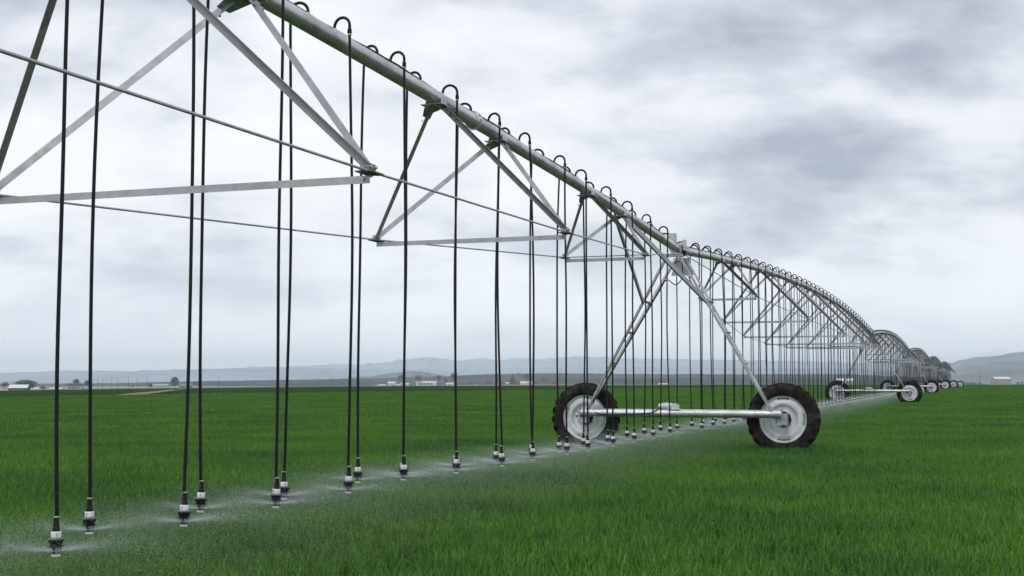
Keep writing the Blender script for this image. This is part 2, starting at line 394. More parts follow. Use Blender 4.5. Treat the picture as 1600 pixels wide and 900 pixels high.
def make_span(name):
    root = empty(name)
    NP = 72
    # the pipe in rolled lengths, joined by bolted flanges
    m = MB(); m.tube([(0, t, hp(t)) for t in np.linspace(0.25, L - 0.25, NP)], PIPE_R, 20); pipe = m.build("pipe", M['pipe'], root)
    for t in (11.7, 21.8, 31.9, 42.0):
        m = MB(); d = Vector((0, 1, (hp(t + .1) - hp(t - .1)) / .2)).normalized()
        c = Vector((0, t, hp(t)))
        m.tube([c - d * 0.012, c + d * 0.012], PIPE_R + 0.034, 20, smooth=False)
        m.tube([c - d * 0.10, c - d * 0.04, c - d * 0.012], [PIPE_R + 0.003, PIPE_R + 0.012, PIPE_R + 0.022], 20, caps=False)
        fl = m.build("flange", M['pipe'], root)
        b = MB(); u = Vector((1, 0, 0)); w = d.cross(u)
        for k in range(10):
            q = c + (u * math.cos(k * math.pi / 5) + w * math.sin(k * math.pi / 5)) * (PIPE_R + 0.02)
            b.tube([q - d * 0.03, q + d * 0.03], 0.009, 6, smooth=False)
        b.build("bolt_ring", M['bolt'], fl)["kind"] = "stuff"
    # power cable on top of the pipe
    m = MB(); m.tube([(0.02 * math.sin(t * 2.1), t, hp(t) + PIPE_R + 0.012 + 0.008 * math.sin(t * 4.3) ** 2) for t in np.linspace(0.3, L - 0.3, 160)], 0.011, 6)
    m.build("power_cable", M['hose'], root)
    # truss rods through all the nodes
    for s in (-1, 1):
        pts = [Vector((s * 0.10, 0.25, HP0 - 0.10))] + [Vector((s * w, t, h)) for t, w, h in zip(NODE_T, NODE_W, NODE_H)] + [Vector((s * 0.10, L - 0.25, HP0 - 0.10))]
        m = MB()
        for a, b in zip(pts[:-1], pts[1:]):
            m.tube([a, b], 0.0105, 8)
        rod = m.build("truss_rod", M['leg'], root)
        for a in pts[1:-1]:
            e = MB()
            for q in (-1, 1):
                dd = Vector((0, 1, 0)) * q
                e.tube([a + dd * 0.05, a + dd * 0.14], 0.016, 8)
            e.build("rod_head", M['galv'], rod)["kind"] = "stuff"
    for t, w, h in zip(NODE_T, NODE_W, NODE_H):
        # spreader bar between the two nodes: an angle iron
        m = MB(); m.profile((-w, t, h - 0.03), (w, t, h - 0.03), Lpoly(0.056, 0.006), (0, 0, -1)); st = m.build("spreader_bar", M['galv'], root)
        b = MB()
        for s in (-1, 1): b.tube([(s * (w - 0.05), t - 0.012, h - 0.055), (s * (w - 0.05), t + 0.014, h - 0.055)], 0.012, 6, smooth=False)
        b.build("bolt_pair", M['bolt'], st)["kind"] = "stuff"
        for s in (-1, 1):
            m = MB()
            m.box((s * w, t, h - 0.012), (0.13, 0.22, 0.010)); m.box((s * w, t, h + 0.022), (0.05, 0.10, 0.06))
            pl = m.build("node_plate", M['dirty'], root)
            b = MB()
            for q in (-1, 1): b.tube([(s * w - 0.03, t + q * 0.04, h + 0.03), (s * w + 0.04, t + q * 0.04, h + 0.03)], 0.013, 6, smooth=False)
            b.build("node_bolt", M['bolt'], pl)["kind"] = "stuff"
        for q in (-1, 1):
            # saddle plate under the pipe, flared towards the node
            tt = t + q * 1.02; hh = hp(tt) - PIPE_R
            m = MB()
            for s in (-1, 1):
                nd = Vector((s * w, t, h)); a0 = Vector((s * 0.075, tt, hh - 0.012))
                dn = (nd - a0).normalized()
                P = [Vector((s * 0.02, tt - 0.15, hh - 0.014)), Vector((s * 0.02, tt + 0.15, hh - 0.014)), Vector((s * 0.09, tt + 0.13, hh - 0.03)) + dn * 0.02, a0 + dn * 0.15 + Vector((0, 0.10, 0)), a0 + dn * 0.15 - Vector((0, 0.10, 0)), Vector((s * 0.09, tt - 0.13, hh - 0.03)) + dn * 0.02]
                nrm = (P[2] - P[1]).cross(P[4] - P[1]).normalized()
                if nrm.z < 0: nrm = -nrm
                m.prism(P, nrm * -0.006)
            m.box((0, tt, hh - 0.008), (0.27, 0.30, 0.008))
            for s in (-1, 1):
                m.prism([(s * 0.098, tt - 0.10, hh - 0.012), (s * 0.098, tt + 0.10, hh - 0.012), (s * 0.089, tt + 0.07, hh + 0.07), (s * 0.089, tt - 0.07, hh + 0.07)], (s * 0.006, 0, 0))
            m.build("pipe_saddle", M['leg'], root)
            for s in (-1, 1):
                m = MB(); a0 = Vector((s * 0.085, tt, hh - 0.02)); b0 = Vector((s * w, t + q * 0.035, h + 0.03))
                m.profile(a0 + (b0 - a0).normalized() * 0.03, b0, [(x_ - 0.03, y_ - 0.03) for x_, y_ in Lpoly(0.060, 0.006)], (0, q, 0.3))
                lg = m.build("truss_leg", M['leg'], root)
                b = MB(); dn = (b0 - a0).normalized(); nn = dn.cross(Vector((0, 1, 0))).normalized()
                for kk in (0.10, 0.20):
                    c = a0 + dn * kk + Vector((0, q * 0.022, 0)); b.tube([c - nn * 0.02, c + nn * 0.02], 0.012, 6, smooth=False)
                b.build("leg_bolt", M['bolt'], lg)["kind"] = "stuff"
    return root

def set_between(o, a, b):
    d = b - a
    o.location = a
    o.rotation_euler = (math.atan2(d.z, math.hypot(d.x, d.y)), 0, -math.atan2(d.x, d.y))
span_names = ["nearest arched pipe span, running from the upper left edge to the first wheeled tower",
              "second arched pipe span, between the first and second wheeled towers",
              "third arched pipe span, between the second and third wheeled towers",
              "fourth arched pipe span, between the third and fourth wheeled towers",
              "fifth arched pipe span, between the fourth and fifth wheeled towers",
              "farthest arched pipe span, ending at the last wheeled tower"]
span0 = make_span("pipe_span")
for k in range(6):
    o = span0 if k == 0 else copy_tree(span0)
    set_between(o, TOW[k], TOW[k + 1])
    tag(o, span_names[k], "pipe span", "arched truss spans of the irrigation machine")

# ------------------------------------------------------------------ wheeled drive tower
WR, HW = 0.735, 2.095
def make_wheel(parent, r, roll):
    # local axis of the wheel = tower's y; the photographer sees the -y side
    y0, cz = 0.20, WR
    m = MB()
    rimprof = [(0.505, -0.125), (0.512, -0.118), (0.505, -0.105), (0.475, -0.085), (0.455, -0.05), (0.452, 0.05), (0.475, 0.085), (0.505, 0.105), (0.512, 0.118), (0.505, 0.125), (0.470, 0.10), (0.444, 0.05), (0.444, -0.05), (0.468, -0.088), (0.497, -0.118)]
    m.lathe(rimprof, 64, 'y', close=True)
    n = 96
    prof = [(None, -0.030), (0.425, -0.036), (0.400, -0.050), (0.315, -0.056), (0.300, -0.048), (0.285, -0.025), (0.270, -0.005), (0.185, 0.004), (0.170, 0.0), (0.130, 0.0)]
    V = []; F = []
    for i, (pr, py) in enumerate(prof):
        for k in range(n):
            t = 2 * math.pi * k / n
            a = (math.degrees(t) - 45 + roll) % 90 - 45          # four wide slots between disc and rim
            slot = max(0.0, min(1.0, (19 - abs(a)) / 4.0))
            rr = (0.447 - 0.040 * slot) if pr is None else (min(pr, 0.447 - 0.050 * slot) if i == 1 else pr)
            if i == 2: rr = min(pr, 0.40 - 0.01 * slot)
            V.append((rr * math.cos(t), py, rr * math.sin(t)))
    for i in range(len(prof) - 1):
        for k in range(n):
            k2 = (k + 1) % n
            F.append((i * n + k, i * n + k2, (i + 1) * n + k2, (i + 1) * n + k))
    nv = len(V); V2 = [(x, y + 0.008, z) for x, y, z in V]
    m.add(V, F, 0, True); m.add(V2, [f[::-1] for f in F], 0, True)
    for k in range(4):                                            # lug plates with bolts in the slots
        t = math.radians(45 * 0 + 90 * k - roll + 45)
        c = Vector((0.437 * math.cos(t), 0.02, 0.437 * math.sin(t)))
    w = m.build("wheel", M['rim'], parent); w.location = (r, y0, cz)
    # tyre with tractor lugs
    m = MB()
    m.lathe([(0.498, -0.120), (0.515, -0.138), (0.56, -0.150), (0.62, -0.148), (0.665, -0.132), (0.690, -0.095), (0.700, -0.04), (0.702, 0.0), (0.700, 0.04), (0.690, 0.095), (0.665, 0.132), (0.62, 0.148), (0.56, 0.150), (0.515, 0.138), (0.498, 0.120), (0.47, 0.09), (0.47, -0.09)], 72, 'y', close=True)
    nl = 22
    for s in (-1, 1):
        for k in range(nl):
            t0 = 2 * math.pi * (k + (0.5 if s > 0 else 0)) / nl
            sec = []
            for j, (yy, rt, rb, dt) in enumerate([(0.012, 0.742, 0.690, 0.165), (0.07, 0.740, 0.680, 0.085), (0.118, 0.733, 0.665, 0.025), (0.150, 0.712, 0.640, 0.0), (0.156, 0.645, 0.600, -0.012)]):
                hwt = 0.036 if j < 3 else (0.040 if j == 3 else 0.030)
                for (rr, da) in ((rb, -hwt * 1.35), (rt, -hwt * 0.8), (rt, hwt * 0.8), (rb, hwt * 1.35)):
                    t = t0 + dt + da
                    sec.append((rr * math.cos(t), s * yy, rr * math.sin(t)))
            F = []
            for j in range(4):
                for q in range(3):
                    a = j * 4 + q
                    F.append((a, a + 1, a + 5, a + 4))
            F.append((0, 1, 2, 3)); F.append((16, 17, 18, 19))
            m.add(sec, F)
    ty = m.build("tyre", M['rubber'], w)
    # gearbox hub in the disc, the centre hole's shade put into its dark colour
    m = MB(); m.lathe([(0.0, -0.020), (0.160, -0.020), (0.160, 0.02), (0.0, 0.02)], 32, 'y', smooth=False)
    m.build("hub", M['rubber'], w)
    m = MB()
    for k in range(8):
        t = k * math.pi / 4 + 0.3
        m.tube([(0.155 * math.cos(t), -0.03, 0.155 * math.sin(t)), (0.155 * math.cos(t), 0.01, 0.155 * math.sin(t))], 0.013, 6, smooth=False)
    for q in range(4):
        for dq in (-8, 0, 8):
            t = math.radians(90 * q + 45 - roll + 45 + dq)
            m.tube([(0.428 * math.cos(t), -0.05, 0.428 * math.sin(t)), (0.428 * math.cos(t), -0.02, 0.428 * math.sin(t))], 0.010, 6, smooth=False)
    m.build("wheel_bolts", M['bolt'], w)["kind"] = "stuff"
    return w

def make_tower(name):
    root = empty(name)
    BZ, BY = 0.845, -0.13                              # base beam centre
    m = MB(); m.tube([(-HW + 0.02, BY, BZ), (-HW + 0.10, BY, BZ), (HW - 0.10, BY, BZ), (HW - 0.02, BY, BZ)], 0.083, 24)
    beam = m.build("base_beam", M['beam'], root)
    for r in (-HW + 0.10, HW - 0.10):                  # end caps
        s = 1 if r > 0 else -1
        m = MB(); m.tube([(r - s * 0.10, BY, BZ), (r + s * 0.12, BY, BZ)], 0.092, 20); m.box((r + s * 0.115, BY, BZ), (0.012, 0.20, 0.20))
        m.build("beam_socket", M['galv'], root)
        m = MB(); m.tube([(r - s * 0.42, BY, BZ), (r - s * 0.40, BY, BZ)], 0.0865, 20); m.build("beam_band", M['galv'], beam)
    make_wheel(root, -HW, 12); make_wheel(root, HW, 0)
    for s in (-1, 1):
        # gearbox bolted under the end of the beam, reaching into the wheel
        r = s * HW
        m = MB()
        m.box((r + 0.01, 0.0, 0.735), (0.21, 0.17, 0.24)); m.box((r + 0.055, -0.09, 0.735), (0.10, 0.06, 0.20))
        m.tube([(r, 0.05, 0.735), (r, 0.21, 0.735)], 0.07, 16); m.tube([(r - 0.16, 0.0, 0.79), (r - 0.09, 0.0, 0.79)], 0.05, 12)
        m.build("gearbox", M['galv'], root)
        m = MB(); m.tube([(s * 0.12, BY + 0.15, 0.80), (r - s * 0.14, BY + 0.15, 0.79)], 0.016, 8); m.build("drive_shaft", M['leg'], root)
    # drive motor on the beam
    m = MB()
    m.lathe([(0.0, -0.42), (0.040, -0.42), (0.054, -0.40), (0.060, -0.37), (0.060, -0.14), (0.056, -0.13), (0.0, -0.13)], 20, 'x', c=(0, BY, BZ + 0.150))
    mo = m.build("motor", M['motor'], root)
    m = MB(); m.box((-0.085, BY, BZ + 0.145), (0.10, 0.12, 0.11)); m.box((-0.02, BY, BZ + 0.135), (0.05, 0.08, 0.08)); m.box((-0.10, BY, BZ + 0.086), (0.26, 0.16, 0.016)); m.build("motor_gear_case", M['motor'], mo)
    m = MB(); m.box((-0.27, BY, BZ + 0.218), (0.09, 0.06, 0.024)); m.build("terminal_box", M['box'], mo)
    # two A-frames of channel iron from the beam ends to the pipe
    chan = [(-0.045, 0), (0.045, 0), (0.045, 0.042), (0.039, 0.042), (0.039, 0.006), (-0.039, 0.006), (-0.039, 0.042), (-0.045, 0.042)]
    for s in (-1, 1):
        foot = Vector((s * (HW - 0.16), BY, BZ + 0.06))
        for q, top in ((-1, Vector((s * 0.12, -0.42, 4.10))), (1, Vector((s * 0.12, 0.34, 4.08)))):
            m = MB(); m.profile(foot + Vector((0, q * 0.035, 0)), top, chan, (0, 1, 0)); m.build("tower_leg", M['galv'], root)
        f1, f2 = Vector((s * 0.12, -0.42, 4.10)), Vector((s * 0.12, 0.34, 4.08))
        for k in (0.30, 0.50, 0.70):
            a, b = foot.lerp(f1, k), foot.lerp(f2, k)
            m = MB(); m.profile(a, b, Lpoly(0.05, 0.005), (s, 0, 0.4)); m.build("leg_spacer", M['galv'], root)
        m = MB(); m.prism([foot + Vector((-s * 0.16, -0.05, -0.07)), foot + Vector((s * 0.06, -0.05, -0.07)), foot + Vector((s * 0.02, -0.05, 0.05)), foot + Vector((-s * 0.10, -0.05, 0.16))], (0, -0.008, 0))
        m.build("foot_gusset", M['galv'], root)
        # long stay from the leg back to the pipe
        j = foot.lerp(f1, 0.70); t = L - 4.55
        m = MB(); m.profile(j, Vector((s * 0.09, -4.55, hp(t) - 0.12)), chan, (0, 0, 1)); m.build("stay", M['leg'], root)
    m = MB(); m.prism([(-0.24, 0.355, 3.74), (0.24, 0.355, 3.74), (0.13, 0.355, 4.10), (-0.13, 0.355, 4.10)], (0, 0.008, 0)); m.build("top_gusset", M['box'], root)
    m = MB(); m.box((0, -0.42, 4.10), (0.36, 0.05, 0.06)); m.box((0, 0.34, 4.08), (0.36, 0.05, 0.06)); m.build("top_saddle", M['galv'], root)
    # hinge with rubber boot, hoops and pins
    m = MB(); m.tube([(0, -0.30, HP0 - 0.01), (0, 0.30, HP0 - 0.01)], PIPE_R + 0.004, 20); m.build("joint_pipe", M['pipe'], root)
    m = MB()
    for k in range(5): m.tube([(0, 0.02 + k * 0.035, HP0 - 0.01), (0, 0.045 + k * 0.035, HP0 - 0.01)], PIPE_R + (0.020 if k % 2 else 0.032), 20)
    m.build("rubber_boot", M['rubber'], root)
    for y in (-0.26, 0.26):
        m = MB(); m.tube([(0, y - 0.012, HP0 - 0.01), (0, y + 0.012, HP0 - 0.01)], PIPE_R + 0.04, 20, smooth=False); m.build("joint_flange", M['galv'], root)
    m = MB()
    for s in (-1, 1): m.box((s * 0.145, 0.06, HP0 + 0.03), (0.016, 0.52, 0.11)); m.box((s * 0.10, 0.12, HP0 + 0.15), (0.06, 0.10, 0.14))
    m.box((0, 0.12, HP0 + 0.13), (0.22, 0.06, 0.03)); m.build("hinge_frame", M['galv'], root)
    # control box standing on the pipe
    m = MB(); m.box((0.0, -0.62, HP0 + 0.15), (0.17, 0.14, 0.26)); cb = m.build("control_box", M['box'], root)
    m = MB(); m.box((0.0, -0.697, HP0 + 0.15), (0.15, 0.012, 0.23)); m.build("box_lid", M['box'], cb)
    m = MB(); m.box((0.0, -0.62, HP0 + 0.02), (0.06, 0.06, 0.02)); m.build("box_foot", M['galv'], cb)
    # motor cable down the left leg, a slack loop at the top
    foot = Vector((-(HW - 0.16), BY, BZ + 0.06)); top = Vector((-0.12, 0.34, 4.08))
    pts = [Vector((0, -0.55, HP0 + 0.14)), Vector((0.10, -0.30, HP0 - 0.15)), Vector((0.08, 0.0, HP0 - 0.55)), Vector((-0.10, 0.15, HP0 - 0.72)), Vector((-0.32, 0.28, HP0 - 0.60))]
    pts += [foot.lerp(top, k) + Vector((0.02, -0.04, -0.03)) for k in (0.80, 0.62, 0.45, 0.30, 0.15, 0.04)]
    pts += [Vector((-1.7, BY - 0.088, BZ - 0.02)), Vector((-1.2, BY - 0.088, BZ - 0.03)), Vector((-0.62, BY - 0.088, BZ + 0.0)), Vector((-0.40, BY - 0.06, BZ + 0.10)), Vector((-0.28, BY, BZ + 0.26))]
    m = MB(); m.tube(smooth_path(pts, 5), 0.011, 6); m.build("motor_cable", M['hose'], root)
    return root
def smooth_path(P, n):
    P = [Vector(p) for p in P]; out = []
    for i in range(len(P) - 1):
        p0, p1, p2, p3 = P[max(i - 1, 0)], P[i], P[i + 1], P[min(i + 2, len(P) - 1)]
        for k in range(n):
            t = k / n
            out.append(0.5 * ((2 * p1) + (p2 - p0) * t + (2 * p0 - 5 * p1 + 4 * p2 - p3) * t * t + (3 * p1 - p0 - 3 * p2 + p3) * t ** 3))
    return out + [P[-1]]
tower_labels = ["nearest wheeled drive tower, its beam between two large lugged tyres",
                "second nearest wheeled drive tower, right of the nearest one",
                "third wheeled drive tower from the camera, where the third span ends",
                "fourth wheeled drive tower from the camera, far down the line",
                "fifth wheeled drive tower from the camera, second from the far end",
                "last and farthest wheeled drive tower, its tyre rightmost in the row"]
tower0 = make_tower("drive_tower")
for k in range(1, 7):
    o = tower0 if k == 1 else copy_tree(tower0)
    d = TOW[min(k + 1, 6)] - TOW[k - 1]
    o.location = TOW[k]; o.rotation_euler = (0, 0, -math.atan2(d.x, d.y))
    tag(o, tower_labels[k - 1], "drive tower", "wheeled towers of the irrigation machine")

# ------------------------------------------------------------------ overhang past the last tower
def make_overhang():
    root = empty("overhang_boom", TOW[6], -math.atan2((TOW[6] - TOW[5]).x, (TOW[6] - TOW[5]).y))
    end = 13.0
    m = MB(); m.tube([(0, t, HP0 - 0.02 * t) for t in np.linspace(0.3, end, 14)], 0.07, 14); m.build("pipe", M['pipe'], root)
    for s in (-1, 1):
        m = MB(); m.tube([(s * 0.1, 0.2, HP0 + 1.5), (s * 0.05, end - 0.6, HP0 - 0.02 * end + 0.1)], 0.010, 6); m.build("stay_cable", M['leg'], root)
    m = MB(); m.tube([(0, 0.1, HP0 + 0.05), (0, 0.2, HP0 + 1.52)], 0.035, 10); m.build("mast", M['galv'], root)
    m = MB(); m.tube([(0, end, HP0 - 0.26), (0, end, HP0 + 0.05), (0.12, end + 0.55, HP0 + 0.32)], [0.06, 0.055, 0.03], 10); m.build("end_gun", M['galv'], root)
    tag(root, "cable stayed overhang boom with end gun beyond the last tower", "boom")
make_overhang()

# ------------------------------------------------------------------ sprinkler drops
DN, HN = 0.186, 0.457
def goose_mesh(n=12, seg=8):
    """hook of black pipe from the top of the main pipe over to one side; local x is that side, origin on the pipe's top"""
    m = MB(); R = 0.085
    pts = [(0, 0, -0.01), (0, 0, 0.02)] + [(R - R * math.cos(a), 0, 0.03 + R * math.sin(a)) for a in np.linspace(0, math.pi, n)] + [(2 * R, 0, 0.0)]
    m.tube(pts, 0.0150, seg)
    return m
gm = goose_mesh(); gm.lathe([(0.018, 0.0), (0.021, -0.012), (0.021, -0.045), (0.017, -0.055)], 10, 'z', c=(0.17, 0, 0)); ME_goose = gm.mesh("gooseneck", M['plastic'])
cm = MB(); cm.lathe([(0.016, -0.055), (0.019, -0.058), (0.019, -0.068), (0.016, -0.070)], 10, 'z', c=(0.17, 0, 0)); cm.box((0.187, 0, -0.063), (0.012, 0.01, 0.010)); cm.lathe([(0.019, 0.0), (0.019, 0.018), (0.016, 0.020)], 10, 'z'); ME_gclamp = cm.mesh("hose_clamp", M['bolt'])
# sprinkler, origin at the bottom of the pad
def sprinkler_body(n=18):
    m = MB()
    m.lathe([(0.0145, 0.262), (0.016, 0.245), (0.018, 0.215), (0.020, 0.200), (0.020, 0.190), (0.024, 0.186), (0.026, 0.160)], n, 'z')       # weighted boot
    m.lathe([(0.030, 0.120), (0.046, 0.116), (0.0505, 0.110), (0.0505, 0.104), (0.044, 0.092), (0.036, 0.072), (0.031, 0.058), (0.0, 0.058)], n, 'z')    # flared skirt
    m.lathe([(0.0, 0.0165), (0.026, 0.0165), (0.026, 0.022), (0.0, 0.022)], n, 'z')
    for k in range(3):                                                       # cage bars
        t = 2 * math.pi * k / 3 + 0.5
        m.tube([(0.028 * math.cos(t), 0.028 * math.sin(t), 0.060), (0.026 * math.cos(t), 0.026 * math.sin(t), 0.018)], 0.0042, 6)
    for k in range(6):                                                       # teeth round the skirt
        t = 2 * math.pi * k / 6 + 0.2
        m.tube([(0.034 * math.cos(t), 0.034 * math.sin(t), 0.070), (0.050 * math.cos(t), 0.050 * math.sin(t), 0.060)], [0.006, 0.002], 5)
    return m
ME_spr = sprinkler_body().mesh("sprinkler", M['plastic'])
bm_ = MB(); bm_.lathe([(0.026, 0.161), (0.0315, 0.160), (0.0320, 0.158), (0.0320, 0.122), (0.0315, 0.120), (0.026, 0.119)], 20, 'z'); ME_band = bm_.mesh("number_band", M['white'])
pm = MB(); pm.lathe([(0.0, 0.0), (0.026, 0.0), (0.028, 0.002), (0.028, 0.014), (0.026, 0.016), (0.0, 0.016)], 20, 'z'); pm.lathe([(0.0, 0.05), (0.012, 0.045), (0.017, 0.030), (0.021, 0.022), (0.0, 0.022)], 14, 'z', mat=1); ME_pad = pm.mesh("spray_pad", [M['white'], M['clear']])
rm = MB(); rm.lathe([(0.0165, 0.258), (0.0185, 0.257), (0.0185, 0.249), (0.0165, 0.248)], 12, 'z'); ME_ring = rm.mesh("clamp_ring", M['bolt'])
sk = MB(); sk.lathe([(0.0440, 0.1180), (0.0490, 0.1172), (0.0515, 0.1120), (0.0515, 0.1095), (0.0500, 0.1090)], 20, 'z'); ME_skirt = sk.mesh("skirt_rim", M['dirty'])
def mark_mesh(ink):
    """small printed size number on the band, too small to read"""
    m = MB(); r = 0.0324
    def patch(a0, a1, z0, z1):
        P = [(r * math.cos(a), r * math.sin(a), z) for z in (z0, z1) for a in (a0, a1)]
        m.add(P, [(0, 1, 3, 2)])
    for (a0, a1, z0, z1) in ((-.12, -.02, .128, .132), (-.12, -.08, .132, .150), (-.06, -.02, .140, .152), (.06, .10, .128, .152), (.10, .22, .138, .142), (.18, .22, .130, .152)): patch(a0, a1, z0, z1)
    return m.mesh("printed_number", ink)
ME_mark = mark_mesh(M['ink']); ME_markb = mark_mesh(M['ink_blue'])

near_A = [(7.55, 0), (8.945, -.045), (10.35, -.005), (11.70, .007), (13.02, .021), (14.29, .047), (15.72, .021), (17.22, .007), (18.40, .007), (19.95, .005), (21.03, .0), (22.48, .0), (23.86, .0), (25.28, .0), (26.65, .01)]
near_B = [(6.95, 0), (8.30, 0), (9.74, -.008), (11.13, .012), (12.49, -.004), (13.97, .035), (15.08, .01), (16.62, .005), (18.01, -.019), (19.45, .0), (20.75, -.024), (22.04, -.02), (23.46, -.03), (24.80, 0), (26.10, 0), (27.45, .01)]
DROPS = []        # (span index, t along the span, side, dh)
for s_, dh in near_A: DROPS.append((0, s_ - (T1 - L), 1, dh))
for s_, dh in near_B: DROPS.append((0, s_ - (T1 - L), -1, dh))
DROPS.sort()
for k in range(1, 6):
    t = 0.62; i = 0
    while t < L - 0.4:
        DROPS.append((k, t + random.uniform(-.05, .05), 1 if i % 2 else -1, random.uniform(-.025, .025)))
        t += 0.684; i += 1
def span_matrix(k):
    a, b = TOW[k], TOW[k + 1]; d = b - a
    return a, Matrix.Rotation(-math.atan2(d.x, d.y), 4, 'Z'), d
NOZZLES = []
def drop_points(k, t, side, dh):
    a, rot, d = span_matrix(k)
    z0 = a.z + d.z * t / L
    q_ = 0.25 if k == 0 else 1.0
    jy = random.uniform(-.03, .03) * q_; jr = random.uniform(-.018, .018) * q_
    noz = a + rot @ Vector((side * (DN + jr), t + jy, 0)); noz.z = z0 + HN + dh
    top = a + rot @ Vector((0, t, 0)); top.z = z0 + hp(t) + PIPE_R
    yaw = -math.atan2(d.x, d.y) + (0 if side > 0 else math.pi) + random.uniform(-.30, .30)
    hook = top + Matrix.Rotation(yaw, 4, 'Z') @ Vector((0.17, 0, -0.03))
    return noz, top, yaw, hook
def hose_path(hook, noz, n):
    e = noz + Vector((0, 0, 0.258)); P = []
    bow = Vector((random.uniform(-.04, .04), random.uniform(-.03, .03), 0))
    b2 = random.uniform(-1, 1) * 0.006
    for k in range(n + 1):
        f = k / n
        p = hook.lerp(e, f) + bow * math.sin(math.pi * f) + Vector((b2 * math.sin(3 * math.pi * f), b2 * math.cos(2.2 * math.pi * f) * f * (1 - f) * 4, 0))
        P.append(p)
    return P
NEAR_N = {1: 0, -1: 0}; SECOND_N = {1: 0, -1: 0}
n_drop = 0
FAR = MB()
order = 0
for (k, t, side, dh) in DROPS:
    noz, top, yaw, hook = drop_points(k, t, side, dh)
    NOZZLES.append((noz, k))
    sidew = "camera side" if side > 0 else "far side"
    if n_drop < 300 and k <= 1:
        root = empty("sprinkler_drop", noz)
        g = link("gooseneck", ME_goose, root); g.location = top - noz; g.rotation_euler = (0, 0, yaw)
        c = link("hose_clamp", ME_gclamp, g)
        m = MB(); m.tube([p - noz for p in hose_path(hook, noz, 14 if k == 0 else 8)], 0.0135, 8 if k == 0 else 6, caps=False); m.build("hose", M['hose'], root)
        sp = link("sprinkler", ME_spr, root); sp.rotation_euler = (random.uniform(-.04, .04), random.uniform(-.04, .04), 0)
        link("number_band", ME_band, sp); link("spray_pad", ME_pad, sp); link("clamp_ring", ME_ring, sp); link("skirt_rim", ME_skirt, sp)
        if k == 0:
            mk = link("printed_number", ME_markb if n_drop == 3 else ME_mark, sp); mk.rotation_euler = (0, 0, -math.pi / 2 + random.uniform(-.7, .5))
            px_ = 800 + FPX * noz.x / noz.y
            if px_ < -5 or px_ > 1605:
                lab = "black drop hose hanging just past the left edge, %s" % (("camera side row" if side > 0 else "far side row, " + ("outermost" if noz.y < 7 else "next to the edge")))
            else:
                i = NEAR_N[side]; NEAR_N[side] += 1
                row = "row in front of the pipe" if side > 0 else "row behind the pipe"
                lab = "%s black drop hose from the left in the %s" % (ONES[i], row)
            grp = "drop hoses of the nearest span"
        else:
            i = SECOND_N[side]; SECOND_N[side] += 1
            row = "front row" if side > 0 else "back row"
            lab = "%s drop hose past the nearest tower, in the %s of the second span" % (ordinal(i), row)
            grp = "drop hoses of the second span"
        tag(root, lab, "drop hose", grp)
        n_drop += 1
    else:
        m = MB() if n_drop < 300 else FAR
        off = noz if n_drop < 300 else Vector((0, 0, 0))
        R = Matrix.Rotation(yaw, 4, 'Z')
        pts = [R @ Vector((0.085 - 0.085 * math.cos(a), 0, 0.085 * math.sin(a))) + top for a in np.linspace(0, math.pi, 6)]
        m.tube([p - off for p in pts], 0.015, 5, caps=False)
        m.tube([p - off for p in hose_path(hook, noz, 3)], 0.0135, 5, caps=False)
        m.lathe([(0.014, 0.26), (0.025, 0.165), (0.025, 0.118), (0.050, 0.110), (0.032, 0.058), (0.026, 0.016)], 7, 'z', c=noz - off)
        m.lathe([(0.032, 0.160), (0.032, 0.120)], 7, 'z', mat=1, c=noz - off)
        m.lathe([(0.0, 0.0), (0.028, 0.0), (0.028, 0.016), (0, .016)], 7, 'z', mat=1, c=noz - off)
        if n_drop < 300:
            o = m.build("sprinkler_drop", [M['hose'], M['white']]); o.location = noz
            w_ = ["", "", "third", "fourth", "fifth"][k]
            tag(o, "thin black drop hose among the packed ones under the %s span" % w_, "drop hose", "drop hoses of the %s span" % w_)
            n_drop += 1
if FAR.v:
    tag(FAR.build("distant_drop_hoses", [M['hose'], M['white']]), "mass of thin drop hoses under the two farthest spans", "drop hoses", kind="stuff")

# =================================================================== background farm
M['roof_white'] = noise_mat("white_roof", (0.62, 0.63, 0.64), (0.75, 0.76, 0.77), 0.6, 0.5)
M['wall_white'] = noise_mat("white_wall", (0.45, 0.45, 0.43), (0.58, 0.58, 0.56), 0.5, 0.7)
M['wall_brown'] = noise_mat("brown_wall", (0.07, 0.06, 0.05), (0.12, 0.10, 0.085), 0.7, 0.8)
M['wall_tan'] = noise_mat("tan_wall", (0.26, 0.24, 0.22), (0.36, 0.33, 0.30), 0.5, 0.8)
M['wall_grey'] = noise_mat("grey_wall", (0.30, 0.34, 0.35), (0.40, 0.43, 0.44), 0.5, 0.8)
M['roof_dark'] = noise_mat("dark_roof", (0.05, 0.055, 0.05), (0.09, 0.095, 0.085), 0.5, 0.9, spec=0.0)
M['glass'] = noise_mat("window_glass", (0.02, 0.025, 0.03), (0.04, 0.05, 0.06), 0.5, 0.15)
M['wood'] = noise_mat("weathered_pole", (0.06, 0.05, 0.045), (0.11, 0.095, 0.08), 2.0, 0.85)
M['bark'] = noise_mat("bark", (0.07, 0.055, 0.045), (0.13, 0.105, 0.085), 3.0, 0.9, bump=0.3)
def leaf_mat(name, c1, c2, scale=0.6):
    m = noise_mat(name, c1, c2, scale, 0.7, detail=4, spec=0.2)
    return m
M['leaf_dark'] = leaf_mat("evergreen_leaf", (0.014, 0.026, 0.014), (0.040, 0.060, 0.030))
M['leaf_bud'] = leaf_mat("budding_leaf", (0.050, 0.052, 0.028), (0.11, 0.105, 0.06))
M['leaf_bare'] = leaf_mat("bare_twig", (0.035, 0.030, 0.027), (0.085, 0.075, 0.066))
M['leaf_bush'] = leaf_mat("bush_leaf", (0.045, 0.055, 0.030), (0.10, 0.105, 0.06))

